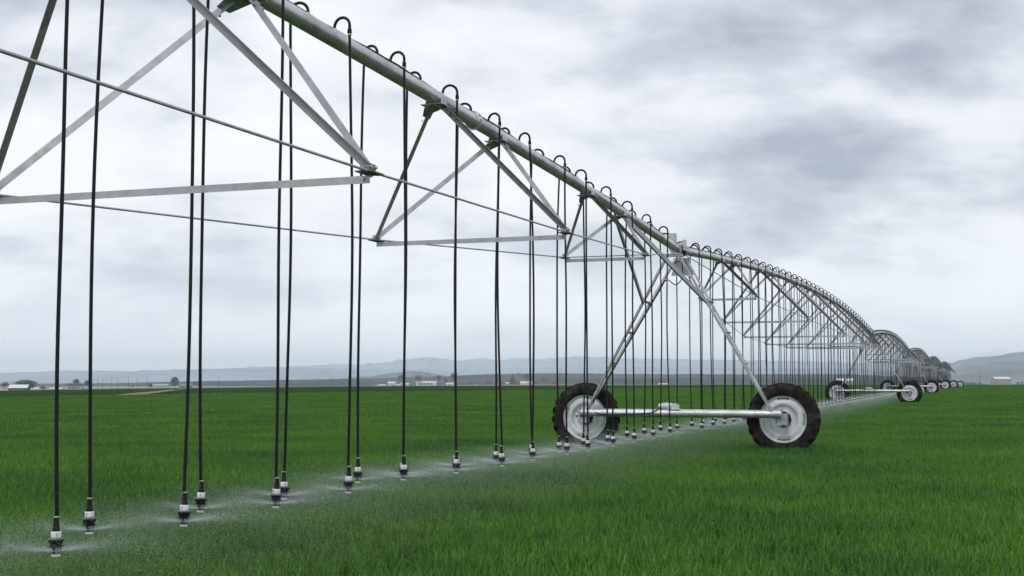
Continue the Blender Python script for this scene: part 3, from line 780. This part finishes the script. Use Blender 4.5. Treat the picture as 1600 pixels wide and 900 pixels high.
def building(name, label, u0, u1, v_base, v_eave, v_ridge, wall, roof, depth=9.0, windows=0, door=True, shed=False, far=3000, yaw=0.0, cat="building", open_front=False):
    """a gabled building standing on the ground, its long side to the camera"""
    p = on_ground((u0 + u1) / 2, v_base, far)
    k = p.y / FPX / CP
    W = (u1 - u0) * k; He = (v_base - v_eave) * k; Hr = (v_base - v_ridge) * k
    depth = min(depth, W * 0.6)
    root = empty(name, p, yaw)
    m = MB()
    y0, y1 = 0.0, depth
    V = [(-W/2, y0, -0.5), (W/2, y0, -0.5), (W/2, y1, -0.5), (-W/2, y1, -0.5), (-W/2, y0, He), (W/2, y0, He), (W/2, y1, He), (-W/2, y1, He), (-W/2, depth/2, Hr - .15), (W/2, depth/2, Hr - .15)]
    m.add(V, [(0, 1, 5, 4), (2, 3, 7, 6), (1, 2, 6, 9, 5), (3, 0, 4, 8, 7)])
    m.build("wall", wall, root)
    ov = min(0.4, He * 0.14); m = MB()
    for (ya, yb) in ((y0 - ov, depth / 2), (y1 + ov, depth / 2)):
        ha = He - (Hr - He) * ov / (depth / 2)
        m.prism([(-W/2 - ov, ya, ha), (W/2 + ov, ya, ha), (W/2 + ov, yb, Hr), (-W/2 - ov, yb, Hr)], (0, 0, 0.12))
    m.build("roof", roof, root)
    for i in range(windows):
        x = -W/2 + W * (i + 1.5) / (windows + 2)
        f = MB(); f.box((x, y0 - 0.03, He * 0.52), (W / (windows + 2) * 0.62, 0.08, He * 0.50)); w = f.build("window", M['glass'], root)
        f = MB(); f.box((x, y0 - 0.09, He * 0.52), (0.10, 0.05, He * 0.50)); f.build("mullion", M['wall_white'], w)
    if open_front:
        for i in range(5):
            x = -W/2 + W * i / 4
            f = MB(); f.box((x, y0 - 0.12, He / 2), (0.22, 0.22, He)); f.build("post", M['wood'], root)
    elif door:
        f = MB(); f.box((W * 0.40 if windows else 0, y0 - 0.04, min(He * .42, 1.6)), (min(W * .16, 3.2), 0.09, min(He * .84, 3.2))); f.build("door", M['wall_grey'], root)
    return tag(root, label, cat)

building("barn", "brown open barn with long white roof at the far left edge", 13, 42, 610.3, 606.0, 601.2, M['wall_brown'], M['roof_white'], 9, open_front=True)
building("shed", "small white shed right of the brown barn", 52, 60.5, 609.4, 607.2, 605.8, M['wall_white'], M['roof_white'], 5)
building("greenhouse", "low pale greenhouse left of the dark roofed farmhouse", 77, 97, 608.8, 607.2, 606.0, M['wall_grey'], M['roof_white'], 6)
building("farmhouse", "dark roofed farmhouse with grey walls behind the leftmost hoses", 103, 129, 608.4, 602.5, 599.2, M['wall_grey'], M['roof_dark'], 9, windows=4)
building("shed", "pale low shed right of the dark roofed farmhouse", 129, 142, 607.8, 606.2, 605.2, M['wall_white'], M['wall_grey'], 5)
building("warehouse", "long pale grey warehouse left of the lone round tree", 238, 262, 606.2, 601.8, 600.2, M['wall_grey'], M['wall_grey'], 12, windows=0)
building("shed", "low brown shed just right of the lone round tree", 281, 299, 604.8, 601.4, 600.0, M['wall_brown'], M['wall_tan'], 7)
building("house", "small white box shaped house left of the white farm trailers", 606, 618, 600.8, 596.0, 594.3, M['wall_white'], M['roof_white'], 9, windows=0, door=False)
building("trailer", "white flat trailer lying left of the white farm buildings", 593, 602, 602.2, 600.4, 599.6, M['wall_white'], M['roof_white'], 3, door=False, cat="trailer")
building("trailer", "long low white trailer in front of the small white house", 612.5, 631, 601.8, 599.8, 599.0, M['wall_white'], M['roof_white'], 3, door=False, cat="trailer")
building("shed", "white shed behind the long low white trailer", 626, 639, 600.8, 597.4, 596.4, M['wall_white'], M['roof_white'], 7)
building("house", "long white house with four dark windows among bare trees", 650, 682, 601.4, 596.6, 594.8, M['wall_white'], M['roof_white'], 9, windows=4, door=False)
building("house", "small white house right of the long white house", 697, 710, 600.2, 598.0, 596.3, M['wall_white'], M['roof_white'], 7, windows=2, door=False)
building("house", "low tan house in front of the dark conifer", 790, 799, 598.0, 595.6, 594.3, M['wall_tan'], M['roof_white'], 7)
building("barn", "long white roofed barn right of the dark conifer", 813, 834, 597.4, 594.4, 592.0, M['wall_white'], M['roof_white'], 10)
building("greenhouse", "pale greenhouse seen between the hoses left of the tower", 1029, 1045, 599.0, 597.6, 596.8, M['wall_grey'], M['roof_white'], 10)
building("barn", "white roofed barn behind the packed hoses near the second tower", 1308, 1334, 597.6, 591.5, 587.8, M['wall_tan'], M['roof_white'], 12)
building("barn", "tan barn with bright white roof at the right below the hill", 1552, 1583, 596.6, 587.4, 584.4, M['wall_tan'], M['roof_white'], 16, yaw=0.35)

def parked(label, u, v, col):
    """a pickup or van parked by the farm"""
    p = on_ground(u, v, 3000); root = empty("parked_van", p, random.uniform(-.3, .3))
    m = MB(); m.prism([(-2.4, 0, .45), (2.4, 0, .45), (2.4, 0, 1.1), (1.5, 0, 1.25), (1.0, 0, 2.0), (-2.3, 0, 2.0), (-2.4, 0, 1.8)], (0, 1.8, 0)); m.build("body", col, root)
    m = MB(); m.prism([(1.45, -.02, 1.25), (1.02, -.02, 1.85), (0.1, -.02, 1.85), (0.1, -.02, 1.25)], (0, 1.84, 0)); m.build("window", M['glass'], root)
    for x in (-1.5, 1.5):
        for y in (0.1, 1.7):
            m = MB(); m.lathe([(0, -.12), (.36, -.12), (.38, 0), (.36, .12), (0, .12)], 12, 'y', c=(x, y, .38)); m.build("wheel", M['rubber'], root)
    tag(root, label, "van")
parked("white van parked left of the dark conifer", 743.5, 598.4, M['wall_white'])
parked("white van parked left of the right hand tan barn", 1546, 596.8, M['wall_white'])

# ------------------------------------------------------------------ trees
def tree(name, label, u, v_base, v_top, w_px, leaf, style, seed, group=None, far=3000, cat="tree"):
    r = random.Random(seed)
    p = on_ground(u, v_base, far); k = p.y / FPX / CP
    H = (v_base - v_top) * k; W = w_px * k
    root = empty(name, p, r.uniform(0, 6))
    th = {'round': .16, 'conifer': .06, 'bare': .30, 'bush': .05}[style] * H
    m = MB(); tr = max(.12, H * .022)
    m.tube([(0, 0, -.3), (r.uniform(-.1, .1), 0, th), (r.uniform(-.2, .2), r.uniform(-.2, .2), H * .55), (0, 0, H * .9)], [tr, tr * .8, tr * .45, tr * .08], 7)
    tips = []
    if style != 'conifer':
        for i in range(18 if style != 'bush' else 6):
            a = r.uniform(0, 6.28); z0 = th + (H - th) * r.uniform(.0, .5)
            ln = W * .5 * r.uniform(.35, .98); z1 = z0 + (H * .9 - z0) * r.uniform(.25, .95) * (1.15 - .45 * ln / (W * .5))
            q = Vector((math.cos(a) * ln, math.sin(a) * ln, z1)); mid = Vector((q.x * .4, q.y * .4, z0 + (z1 - z0) * .55))
            m.tube([(0, 0, z0), mid, q], [tr * .45, tr * .3, tr * .06], 5); tips += [q, mid.lerp(q, .5)]
            for j in range(5):
                b = mid.lerp(q, r.uniform(.1, .8)); e_ = b + Vector((r.uniform(-1, 1), r.uniform(-1, 1), r.uniform(.2, 1.2))) * W * .14
                m.tube([b, e_], [tr * .16, tr * .04], 4); tips.append(e_)
    m.build("trunk", M['bark'], root)
    c = MB()
    n = {'round': 1500, 'conifer': 1300, 'bare': 900, 'bush': 700}[style]
    lobes = [(Vector((r.gauss(0, .22) * W, r.gauss(0, .22) * W, H * r.uniform(.35, .85))), r.uniform(.16, .30)) for _ in range(9)]
    for i in range(n):
        if style == 'conifer':
            z = r.random() ** 1.3; tier = (z * 7) % 1.0
            rr = (1 - z) * W * .5 * (0.55 + .45 * (1 - tier)) * math.sqrt(r.uniform(.25, 1)) * (1 + .25 * math.sin(i * 1.7)); a = r.uniform(0, 6.28)
            q = Vector((rr * math.cos(a), rr * math.sin(a), th + (H - th) * z))
        elif style == 'round':
            d = Vector((r.gauss(0, 1), r.gauss(0, 1), r.gauss(0, 1))).normalized() * (r.random() ** .42)
            wob = 1 + .16 * math.sin(5 * math.atan2(d.y, d.x) + 3 * d.z) + .10 * math.sin(9 * d.z + 2 * d.x)
            q = Vector((d.x * W * .5 * wob, d.y * W * .5 * wob, th + (H - th) * (.5 + .5 * d.z)))
        elif style == 'bush':
            b, s = lobes[i % 9]; q = Vector((b.x, b.y, b.z * .75)) + Vector((r.gauss(0, .4), r.gauss(0, .4), r.gauss(0, .35))) * s * W
            q.z = max(0.1, min(H, q.z))
        else:
            b = tips[i % len(tips)]; q = b + Vector((r.gauss(0, .5), r.gauss(0, .5), r.gauss(0, .5))) * W * .13
            if q.z > H or q.z < th: q.z = H * r.uniform(.5, .95)
        s = H * (0.042 if style != 'bare' else 0.040) * r.uniform(.6, 1.4)
        a = Vector((r.gauss(0, 1), r.gauss(0, 1), r.gauss(0, 1))).normalized(); b = a.cross(Vector((r.gauss(0, 1), r.gauss(0, 1), r.gauss(0, 1)))).normalized()
        if style == 'bare': b = b * .35
        c.add([q + a * s, q + b * s, q - a * s, q - b * s], [(0, 1, 2, 3)])
    c.build("crown", leaf, root)
    tag(root, label, cat, group)
tree("lone_tree", "lone dark round tree beside the grey warehouse", 273, 605.2, 588.4, 12, M['leaf_dark'], 'round', 1)
tree("budding_tree", "wide budding olive tree behind the brown barn", 40, 610.0, 593.2, 36, M['leaf_bud'], 'round', 2)
tree("bare_tree", "bare grey tree at the very left edge", 7, 610, 596.4, 13, M['leaf_bare'], 'bare', 3)
tree("bush", "low brown bush right of the small white shed", 65, 609.2, 602.2, 13, M['leaf_bush'], 'bush', 4, cat="bush")
tree("bare_tree", "spindly bare tree over the dark roofed farmhouse", 119, 608, 591, 12, M['leaf_bare'], 'bare', 5)
tree("bare_tree", "bare tree right of the dark roofed farmhouse", 136, 608, 594, 14, M['leaf_bare'], 'bare', 6)
tree("bush", "small dark bush standing alone in the fields left of the warehouse", 207, 605.8, 601.2, 4, M['leaf_dark'], 'bush', 7, cat="bush")
tree("bush", "dark rounded bush at the left end of the warehouse", 235.5, 606.2, 599, 6, M['leaf_dark'], 'round', 8, cat="bush")
tree("bare_tree", "reddish bare tree right of the low brown shed", 308, 605, 595.2, 17, M['leaf_bare'], 'bare', 9)
tree("bare_tree", "bare tree behind the long low white trailer", 628, 601, 581.5, 13, M['leaf_bare'], 'bare', 10)
tree("budding_tree", "budding tree behind the left end of the long white house", 655, 601, 584, 17, M['leaf_bud'], 'bare', 11)
tree("bare_tree", "dark bare tree right of the long white house", 686, 600.5, 583.6, 11, M['leaf_bush'], 'bare', 12)
tree("bare_tree", "small dark tree between the two white houses", 696, 600.2, 588, 6, M['leaf_bush'], 'bare', 13)
tree("bare_tree", "tall bare tree right of the small white house", 709.5, 600.2, 579.2, 12, M['leaf_bare'], 'bare', 14)
tree("bush", "low green bush left of the parked white van", 737, 598.6, 592, 9, M['leaf_bush'], 'bush', 15, cat="bush")
tree("bush", "broad dark bush between van and conifer", 764, 598.2, 591, 13, M['leaf_bush'], 'bush', 16, cat="bush")
tree("bare_tree", "brownish bare tree left of the dark conifer", 780, 598, 586, 11, M['leaf_bare'], 'bare', 17)
tree("conifer", "dark conifer left of the long white roofed barn", 801, 597.8, 581.8, 13, M['leaf_dark'], 'conifer', 18)
tree("bare_tree", "tall bare tree behind the long white roofed barn", 825, 597.2, 578.8, 13, M['leaf_bare'], 'bare', 19)
tree("bare_tree", "wide bare tree right of the long white roofed barn", 850, 597.4, 586.5, 14, M['leaf_bare'], 'bare', 20)
i_ = 0
for u, v0, v1, w in ((868, 598, 592, 9), (1442, 597.2, 592.5, 8), (1520, 597, 592.8, 9), (1531, 597, 593.2, 6), (1592, 597, 591.8, 12), (1600, 597, 590.5, 10)):
    lab = ["low dark bush left of the nearest tower", "low bush left of the last towers", "low scrub bush left of the tan barn", "smaller scrub bush close to the tan barn", "bush just right of the tan barn", "bush at the right edge beyond the tan barn"][i_]
    tree("bush", lab, u, v0, v1, w, M['leaf_bush'], 'bush', 40 + i_, cat="bush"); i_ += 1

# ------------------------------------------------------------------ power poles
pole_at = [(156, 592.5), (164, 593), (178, 590), (187, 590), (204, 589), (218, 590), (233, 588.5), (344, 588.5), (387, 591), (451.5, 588.5), (499, 590), (520, 589.5), (1527, 579.5)]
for i, (u, v1) in enumerate(pole_at):
    y = 1450 + 60 * (i % 3); x = dir_x(u, y); z = Gf(x, y); H = h_at(v1, y) - z
    root = empty("power_pole", (x, y, z))
    m = MB(); m.tube([(0, 0, -.5), (0, 0, H)], [.22, .15], 7); m.build("pole", M['wood'], root)
    m = MB(); m.box((0, 0, H - .9), (2.6, .14, .16)); ca = m.build("cross_arm", M['wood'], root)
    for xx in (-1.1, 0, 1.1):
        m = MB(); m.lathe([(0.0, .0), (.09, .02), (.06, .14), (.09, .2), (0, .3)], 7, 'z', c=(xx, 0, H - .82)); m.build("insulator", M['wall_grey'], ca)
    lab = "thin power pole, %s from the left along the far plain" % ONES[i] if i < 12 else "single power pole left of the tan barn below the hill"
    tag(root, lab, "power pole", "far power poles")

# =================================================================== wheat
def wheat_material():
    m, n, l, b = mat_new("wheat_leaf")
    geo = n.new("ShaderNodeNewGeometry")
    a = n.new("ShaderNodeTexNoise"); a.inputs["Scale"].default_value = 0.30; a.inputs["Detail"].default_value = 5; l.new(geo.outputs["Position"], a.inputs["Vector"])
    hue = n.new("ShaderNodeAttribute"); hue.attribute_name = "tint"
    mixf = math_node(n, l, 'ADD', math_node(n, l, 'MULTIPLY', a.outputs[0], 2.1), math_node(n, l, 'MULTIPLY', hue.outputs["Fac"], 0.95))
    mixf = math_node(n, l, 'SUBTRACT', mixf, 1.02, True)
    r = n.new("ShaderNodeValToRGB"); l.new(mixf, r.inputs[0])
    r.color_ramp.elements[0].position = 0.0; r.color_ramp.elements[0].color = (0.037, 0.107, 0.026, 1)
    r.color_ramp.elements[1].position = 1.0; r.color_ramp.elements[1].color = (0.122, 0.270, 0.024, 1)
    e = r.color_ramp.elements.new(0.5); e.color = (0.075, 0.202, 0.021, 1)
    l.new(r.outputs[0], b.inputs["Base Color"])
    b.inputs["Roughness"].default_value = 0.42; b.inputs["Specular IOR Level"].default_value = 0.24
    tr = n.new("ShaderNodeBsdfTranslucent"); l.new(r.outputs[0], tr.inputs[0])
    mx = n.new("ShaderNodeMixShader"); mx.inputs[0].default_value = 0.22
    l.new(b.outputs[0], mx.inputs[1]); l.new(tr.outputs[0], mx.inputs[2])
    l.new(mx.outputs[0], n["Material Output"].inputs[0])
    return m
M['wheat'] = wheat_material()

def blade_patch(size, n, h0, h1, w0, w1, seed):
    """n curved tapering leaves standing in a square of side 'size' -> verts, faces, tint"""
    r = np.random.default_rng(seed)
    bx, by = r.uniform(-size / 2, size / 2, n), r.uniform(-size / 2, size / 2, n)
    # leaves grow in little tufts
    tuf = r.integers(0, max(4, n // 5), n); tx = r.uniform(-size / 2, size / 2, n); ty = r.uniform(-size / 2, size / 2, n)
    bx = tx[tuf] + r.normal(0, .018, n); by = ty[tuf] + r.normal(0, .018, n)
    az = r.uniform(0, 2 * np.pi, n); ln = r.uniform(h0, h1, n); wd = r.uniform(w0, w1, n)
    lean = np.abs(r.normal(.18, .16, n)); curl = r.uniform(.1, 1.7, n) ** 1.7
    twist = r.uniform(-.9, .9, n)
    d = np.stack([np.cos(az), np.sin(az)], -1)
    segs = 4; V = np.zeros((n, 2 * segs + 1, 3))
    p = np.stack([bx, by, np.full(n, -.01)], -1); ang = lean.copy()
    wprof = [.55, 1.0, .92, .6]
    for k in range(segs):
        sa = az + np.pi / 2 + twist * k / segs
        sd = np.stack([np.cos(sa), np.sin(sa), np.zeros(n)], -1) * (wd * wprof[k] / 2)[:, None]
        V[:, 2 * k] = p - sd; V[:, 2 * k + 1] = p + sd
        st = ln / segs
        p = p + np.stack([d[:, 0] * np.sin(ang) * st, d[:, 1] * np.sin(ang) * st, np.cos(ang) * st], -1)
        ang = ang + curl * (0.18 + .30 * k / segs)
    V[:, 2 * segs] = p
    V = V.reshape(-1, 3)
    o = np.arange(n)[:, None] * (2 * segs + 1)
    Q = [np.concatenate([o + 2 * k, o + 2 * k + 1, o + 2 * k + 3, o + 2 * k + 2], 1) for k in range(segs - 1)]
    Q = np.concatenate(Q, 0)
    Tt = np.concatenate([o + 2 * segs - 2, o + 2 * segs - 1, o + 2 * segs], 1)
    tint = np.repeat(r.uniform(0, 1, n), 2 * segs + 1)
    return V, Q, Tt, tint

def scatter_object(name, variants, pts, rot, scl, pick, mats, tilt=None):
    """ONE object: its mesh holds the pattern pieces (attribute piece = 0..n-1) and the loose points (piece = -1) they are set on by geometry nodes"""
    Vs, polys, piece, tint = [], [], [], []
    off = 0
    for i, (V, Q, Tt, tn_) in enumerate(variants):
        Vs.append(V); piece.append(np.full(len(V), i)); tint.append(tn_)
        for F in (Q, Tt):
            if F is not None and len(F): polys.append(F + off)
        off += len(V)
    Vs.append(pts); piece.append(np.full(len(pts), -1)); tint.append(np.zeros(len(pts)))
    V = np.concatenate(Vs); piece = np.concatenate(piece); tint = np.concatenate(tint)
    me = bpy.data.meshes.new(name)
    me.vertices.add(len(V)); me.vertices.foreach_set("co", V.astype(np.float32).ravel())
    tot = np.concatenate([np.full(len(F), F.shape[1]) for F in polys]); idx = np.concatenate([F.ravel() for F in polys])
    me.loops.add(len(idx)); me.loops.foreach_set("vertex_index", idx.astype(np.int32))
    me.polygons.add(len(tot)); st = np.r_[0, np.cumsum(tot)[:-1]]
    me.polygons.foreach_set("loop_start", st.astype(np.int32))
    me.update(calc_edges=True); me.validate()
    for m in mats: me.materials.append(m)
    def attr(nm, ty, arr):
        a = me.attributes.new(nm, ty, 'POINT'); a.data.foreach_set("value", arr)
    attr("piece", 'INT', piece.astype(np.int32)); attr("tint", 'FLOAT', tint.astype(np.float32))
    full = lambda a, dflt: np.r_[np.full(off, dflt), a]
    attr("spin", 'FLOAT', full(rot, 0).astype(np.float32)); attr("size", 'FLOAT', full(scl, 1).astype(np.float32)); attr("pick", 'INT', full(pick, 0).astype(np.int32))
    o = link(name, me)
    ng = bpy.data.node_groups.new(name + "_nodes", 'GeometryNodeTree')
    ng.interface.new_socket("Geometry", in_out='INPUT', socket_type='NodeSocketGeometry')
    ng.interface.new_socket("Geometry", in_out='OUTPUT', socket_type='NodeSocketGeometry')
    nn, ll = ng.nodes, ng.links
    gi, go = nn.new("NodeGroupInput"), nn.new("NodeGroupOutput")
    def named(nm, ty):
        a = nn.new("GeometryNodeInputNamedAttribute"); a.data_type = ty; a.inputs["Name"].default_value = nm; return a.outputs[0]
    pid = named("piece", 'INT')
    def eq(v):
        c = nn.new("FunctionNodeCompare"); c.data_type = 'INT'; c.operation = 'EQUAL'; ll.new(pid, c.inputs[2]); c.inputs[3].default_value = v; return c.outputs[0]
    def sepg(v):
        s = nn.new("GeometryNodeSeparateGeometry"); s.domain = 'POINT'; ll.new(gi.outputs[0], s.inputs[0]); ll.new(eq(v), s.inputs[1]); return s.outputs[0]
    jn = nn.new("GeometryNodeJoinGeometry")
    for i in reversed(range(len(variants))):
        g2 = nn.new("GeometryNodeGeometryToInstance"); ll.new(sepg(i), g2.inputs[0]); ll.new(g2.outputs[0], jn.inputs[0])
    iop = nn.new("GeometryNodeInstanceOnPoints")
    ll.new(sepg(-1), iop.inputs["Points"]); ll.new(jn.outputs[0], iop.inputs["Instance"])
    iop.inputs["Pick Instance"].default_value = True
    ll.new(named("pick", 'INT'), iop.inputs["Instance Index"])
    cx = nn.new("ShaderNodeCombineXYZ"); ll.new(named("spin", 'FLOAT'), cx.inputs[2])
    er = nn.new("FunctionNodeEulerToRotation"); ll.new(cx.outputs[0], er.inputs[0]); ll.new(er.outputs[0], iop.inputs["Rotation"])
    ll.new(named("size", 'FLOAT'), iop.inputs["Scale"])
    ll.new(iop.outputs[0], go.inputs[0])
    md = o.modifiers.new("scatter", 'NODES'); md.node_group = ng
    return o

bound_u, bound_y = us, wheat_far
def wheat_points(y0, y1, step, margin):
    yy = np.arange(y0, y1, step); P = []
    for y in yy:
        xm = 0.42 * y + margin
        xs = np.arange(-xm, xm, step)
        P.append(np.stack([xs, np.full_like(xs, y)], -1))
    P = np.concatenate(P)
    P += rng.uniform(-.48, .48, P.shape) * step
    u = 800 + P[:, 0] / P[:, 1] * FPX * CP
    ok = P[:, 1] < np.interp(u, bound_u, bound_y) - 0.5
    P = P[ok]
    return np.concatenate([P, G(P[:, 0], P[:, 1])[:, None]], 1)
variants = []
for i in range(5): variants.append(blade_patch(0.50, 580, .10, .25, .005, .0105, 100 + i))        # near
for i in range(4): variants.append(blade_patch(1.00, 800, .12, .26, .010, .018, 200 + i))         # middle
for i in range(4): variants.append(blade_patch(2.00, 700, .16, .28, .030, .050, 300 + i))         # far
pts, pick, scl = [], [], []
for (y0, y1, step, mg, lo, hi) in ((6.5, 36, .36, 3.0, 0, 5), (35.6, 95, .80, 4.0, 5, 9), (94, 420, 1.75, 8.0, 9, 13)):
    P = wheat_points(y0, y1, step, mg); pts.append(P); pick.append(rng.integers(lo, hi, len(P)))
    # taller and shorter stands
    q = np.sin(P[:, 0] * .9 + 1.3 * np.sin(P[:, 1] * .31)) * np.sin(P[:, 1] * .55 + .8) * .06 + np.sin(P[:, 0] * .23 + P[:, 1] * .17) * .06
    scl.append(1.0 + q + rng.normal(0, .06, len(P)))
pts = np.concatenate(pts); pick = np.concatenate(pick); scl = np.concatenate(scl)
wheat = scatter_object("wheat", variants, pts, rng.uniform(0, 6.28, len(pts)), scl, pick, [M['wheat']])
tag(wheat, "short bright green wheat covering the whole field", "wheat", kind="stuff")

# =================================================================== water spray
def water_material():
    m, n, l, b = mat_new("water_droplets")
    b.inputs["Base Color"].default_value = (0.86, 0.90, 0.92, 1); b.inputs["Roughness"].default_value = 0.25
    tr = n.new("ShaderNodeBsdfTranslucent"); tr.inputs[0].default_value = (0.88, 0.92, 0.94, 1)
    mx = n.new("ShaderNodeMixShader"); mx.inputs[0].default_value = 0.5
    l.new(b.outputs[0], mx.inputs[1]); l.new(tr.outputs[0], mx.inputs[2]); l.new(mx.outputs[0], n["Material Output"].inputs[0])
    return m
M['water'] = water_material()
def streaks(pos, vel, length, thick):
    """one thin six-sided bead of water for every position, drawn out along its path"""
    n = len(pos); d = vel / np.linalg.norm(vel, axis=1, keepdims=True)
    u = np.cross(d, np.array([0.13, 0.27, 1.0])); u /= np.linalg.norm(u, axis=1, keepdims=True); w = np.cross(d, u)
    V = np.zeros((n, 5, 3)); L_ = length[:, None] / 2; T_ = thick[:, None] / 2
    V[:, 0] = pos - d * L_; V[:, 4] = pos + d * L_
    for k in range(3):
        a = 2 * np.pi * k / 3
        V[:, 1 + k] = pos + (u * np.cos(a) + w * np.sin(a)) * T_
    o = np.arange(n)[:, None] * 5
    F = np.concatenate([np.concatenate([o + a, o + b, o + c], 1) for a, b, c in ((0, 1, 2), (0, 2, 3), (0, 3, 1), (4, 2, 1), (4, 3, 2), (4, 1, 3))], 0)
    return V.reshape(-1, 3), None, F, np.zeros(n * 5)
def spray_pattern(n, seed, coarse=1.0):
    r = np.random.default_rng(seed)
    nj = 22; jet = r.integers(0, nj, n)
    az = 2 * np.pi * jet / nj + r.normal(0, .035, n) + r.uniform(0, .1)
    el = r.normal(rad(10), rad(3.0), n)
    v0 = r.normal(4.3, .9, n); drag = r.uniform(.9, 1.7, n)
    tt = r.random(n) ** 2.1 * .46
    hx = v0 * np.cos(el) * (1 - np.exp(-drag * tt)) / drag
    z = 0.035 + v0 * np.sin(el) * tt - 4.9 * tt * tt * .82
    spread = hx * .045
    az = az + r.normal(0, 1, n) * np.clip(hx * .05, 0, .3)
    pos = np.stack([np.cos(az) * (hx + .03), np.sin(az) * (hx + .03), z + r.normal(0, 1, n) * spread * .8], -1)
    vh = v0 * np.cos(el) * np.exp(-drag * tt); vz = v0 * np.sin(el) - 8.0 * tt
    vel = np.stack([np.cos(az) * vh, np.sin(az) * vh, vz], -1)
    keep = pos[:, 2] > -.36
    pos, vel = pos[keep], vel[keep]; m_ = len(pos)
    ln = np.linalg.norm(vel, axis=1) * .0030 * r.uniform(.5, 1.4, m_)
    th = r.uniform(.00035, .0008, m_) * coarse
    return streaks(pos, vel, ln, th)
SPR = [spray_pattern(36000, 11), spray_pattern(36000, 12), spray_pattern(19000, 13, 1.7), spray_pattern(12000, 14, 3.0)]
npt = np.array([tuple(p) for p, k in NOZZLES]); kk = np.array([k for p, k in NOZZLES])
spick = np.where(kk == 0, rng.integers(0, 2, len(kk)), np.where(kk == 1, 2, 3))
spray = scatter_object("water_spray", SPR, npt, rng.uniform(0, 6.28, len(npt)), rng.uniform(.9, 1.1, len(npt)), spick, [M['water']])
tag(spray, "white mist of water thrown from the row of sprinklers over the wheat", "water spray", kind="stuff")
# plume of the end gun
r_ = np.random.default_rng(21); n_ = 9000
gun = TOW[6] + Matrix.Rotation(-math.atan2((TOW[6] - TOW[5]).x, (TOW[6] - TOW[5]).y), 4, 'Z') @ Vector((0.12, 13.55, HP0 + 0.3))
tt = r_.random(n_) ** .8 * 1.5
el = r_.normal(rad(24), rad(1.5), n_); v0 = r_.normal(17, 1.0, n_); dr = .45
hx = v0 * np.cos(el) * (1 - np.exp(-dr * tt)) / dr; z = v0 * np.sin(el) * tt - 4.2 * tt ** 2
sp_ = 0.05 + tt * 1.1
a0 = rad(75) + r_.normal(0, .05, n_)
pos = np.stack([gun.x + np.sin(a0) * hx + r_.normal(0, 1, n_) * sp_, gun.y + np.cos(a0) * hx + r_.normal(0, 1, n_) * sp_, gun.z + z + r_.normal(0, 1, n_) * sp_ * .7], -1)
vel = np.stack([np.sin(a0) * 8, np.cos(a0) * 8, v0 * np.sin(el) - 8.4 * tt], -1)
V_, _, F_, _ = streaks(pos, vel, np.full(n_, .09), np.full(n_, .014))
me = bpy.data.meshes.new("end_gun_spray"); me.from_pydata(V_.tolist(), [], F_.tolist()); me.materials.append(M['water'])
tag(link("end_gun_spray", me), "faint plume of water thrown up by the end gun", "water spray", kind="stuff")

# =================================================================== haze
hb = MB(); hb.box((0, 10000, 165), (70000, 26000, 400))
mh = bpy.data.materials.new("haze_air"); mh.use_nodes = True
hn, hl = mh.node_tree.nodes, mh.node_tree.links; hn.clear()
ho = hn.new("ShaderNodeOutputMaterial"); pv = hn.new("ShaderNodeVolumePrincipled")
pv.inputs["Color"].default_value = (0.86, 0.95, 1.0, 1); pv.inputs["Density"].default_value = 7.5e-5; pv.inputs["Anisotropy"].default_value = 0.0
hl.new(pv.outputs[0], ho.inputs["Volume"])
haze = hb.build("haze", mh)
tag(haze, kind="stuff")
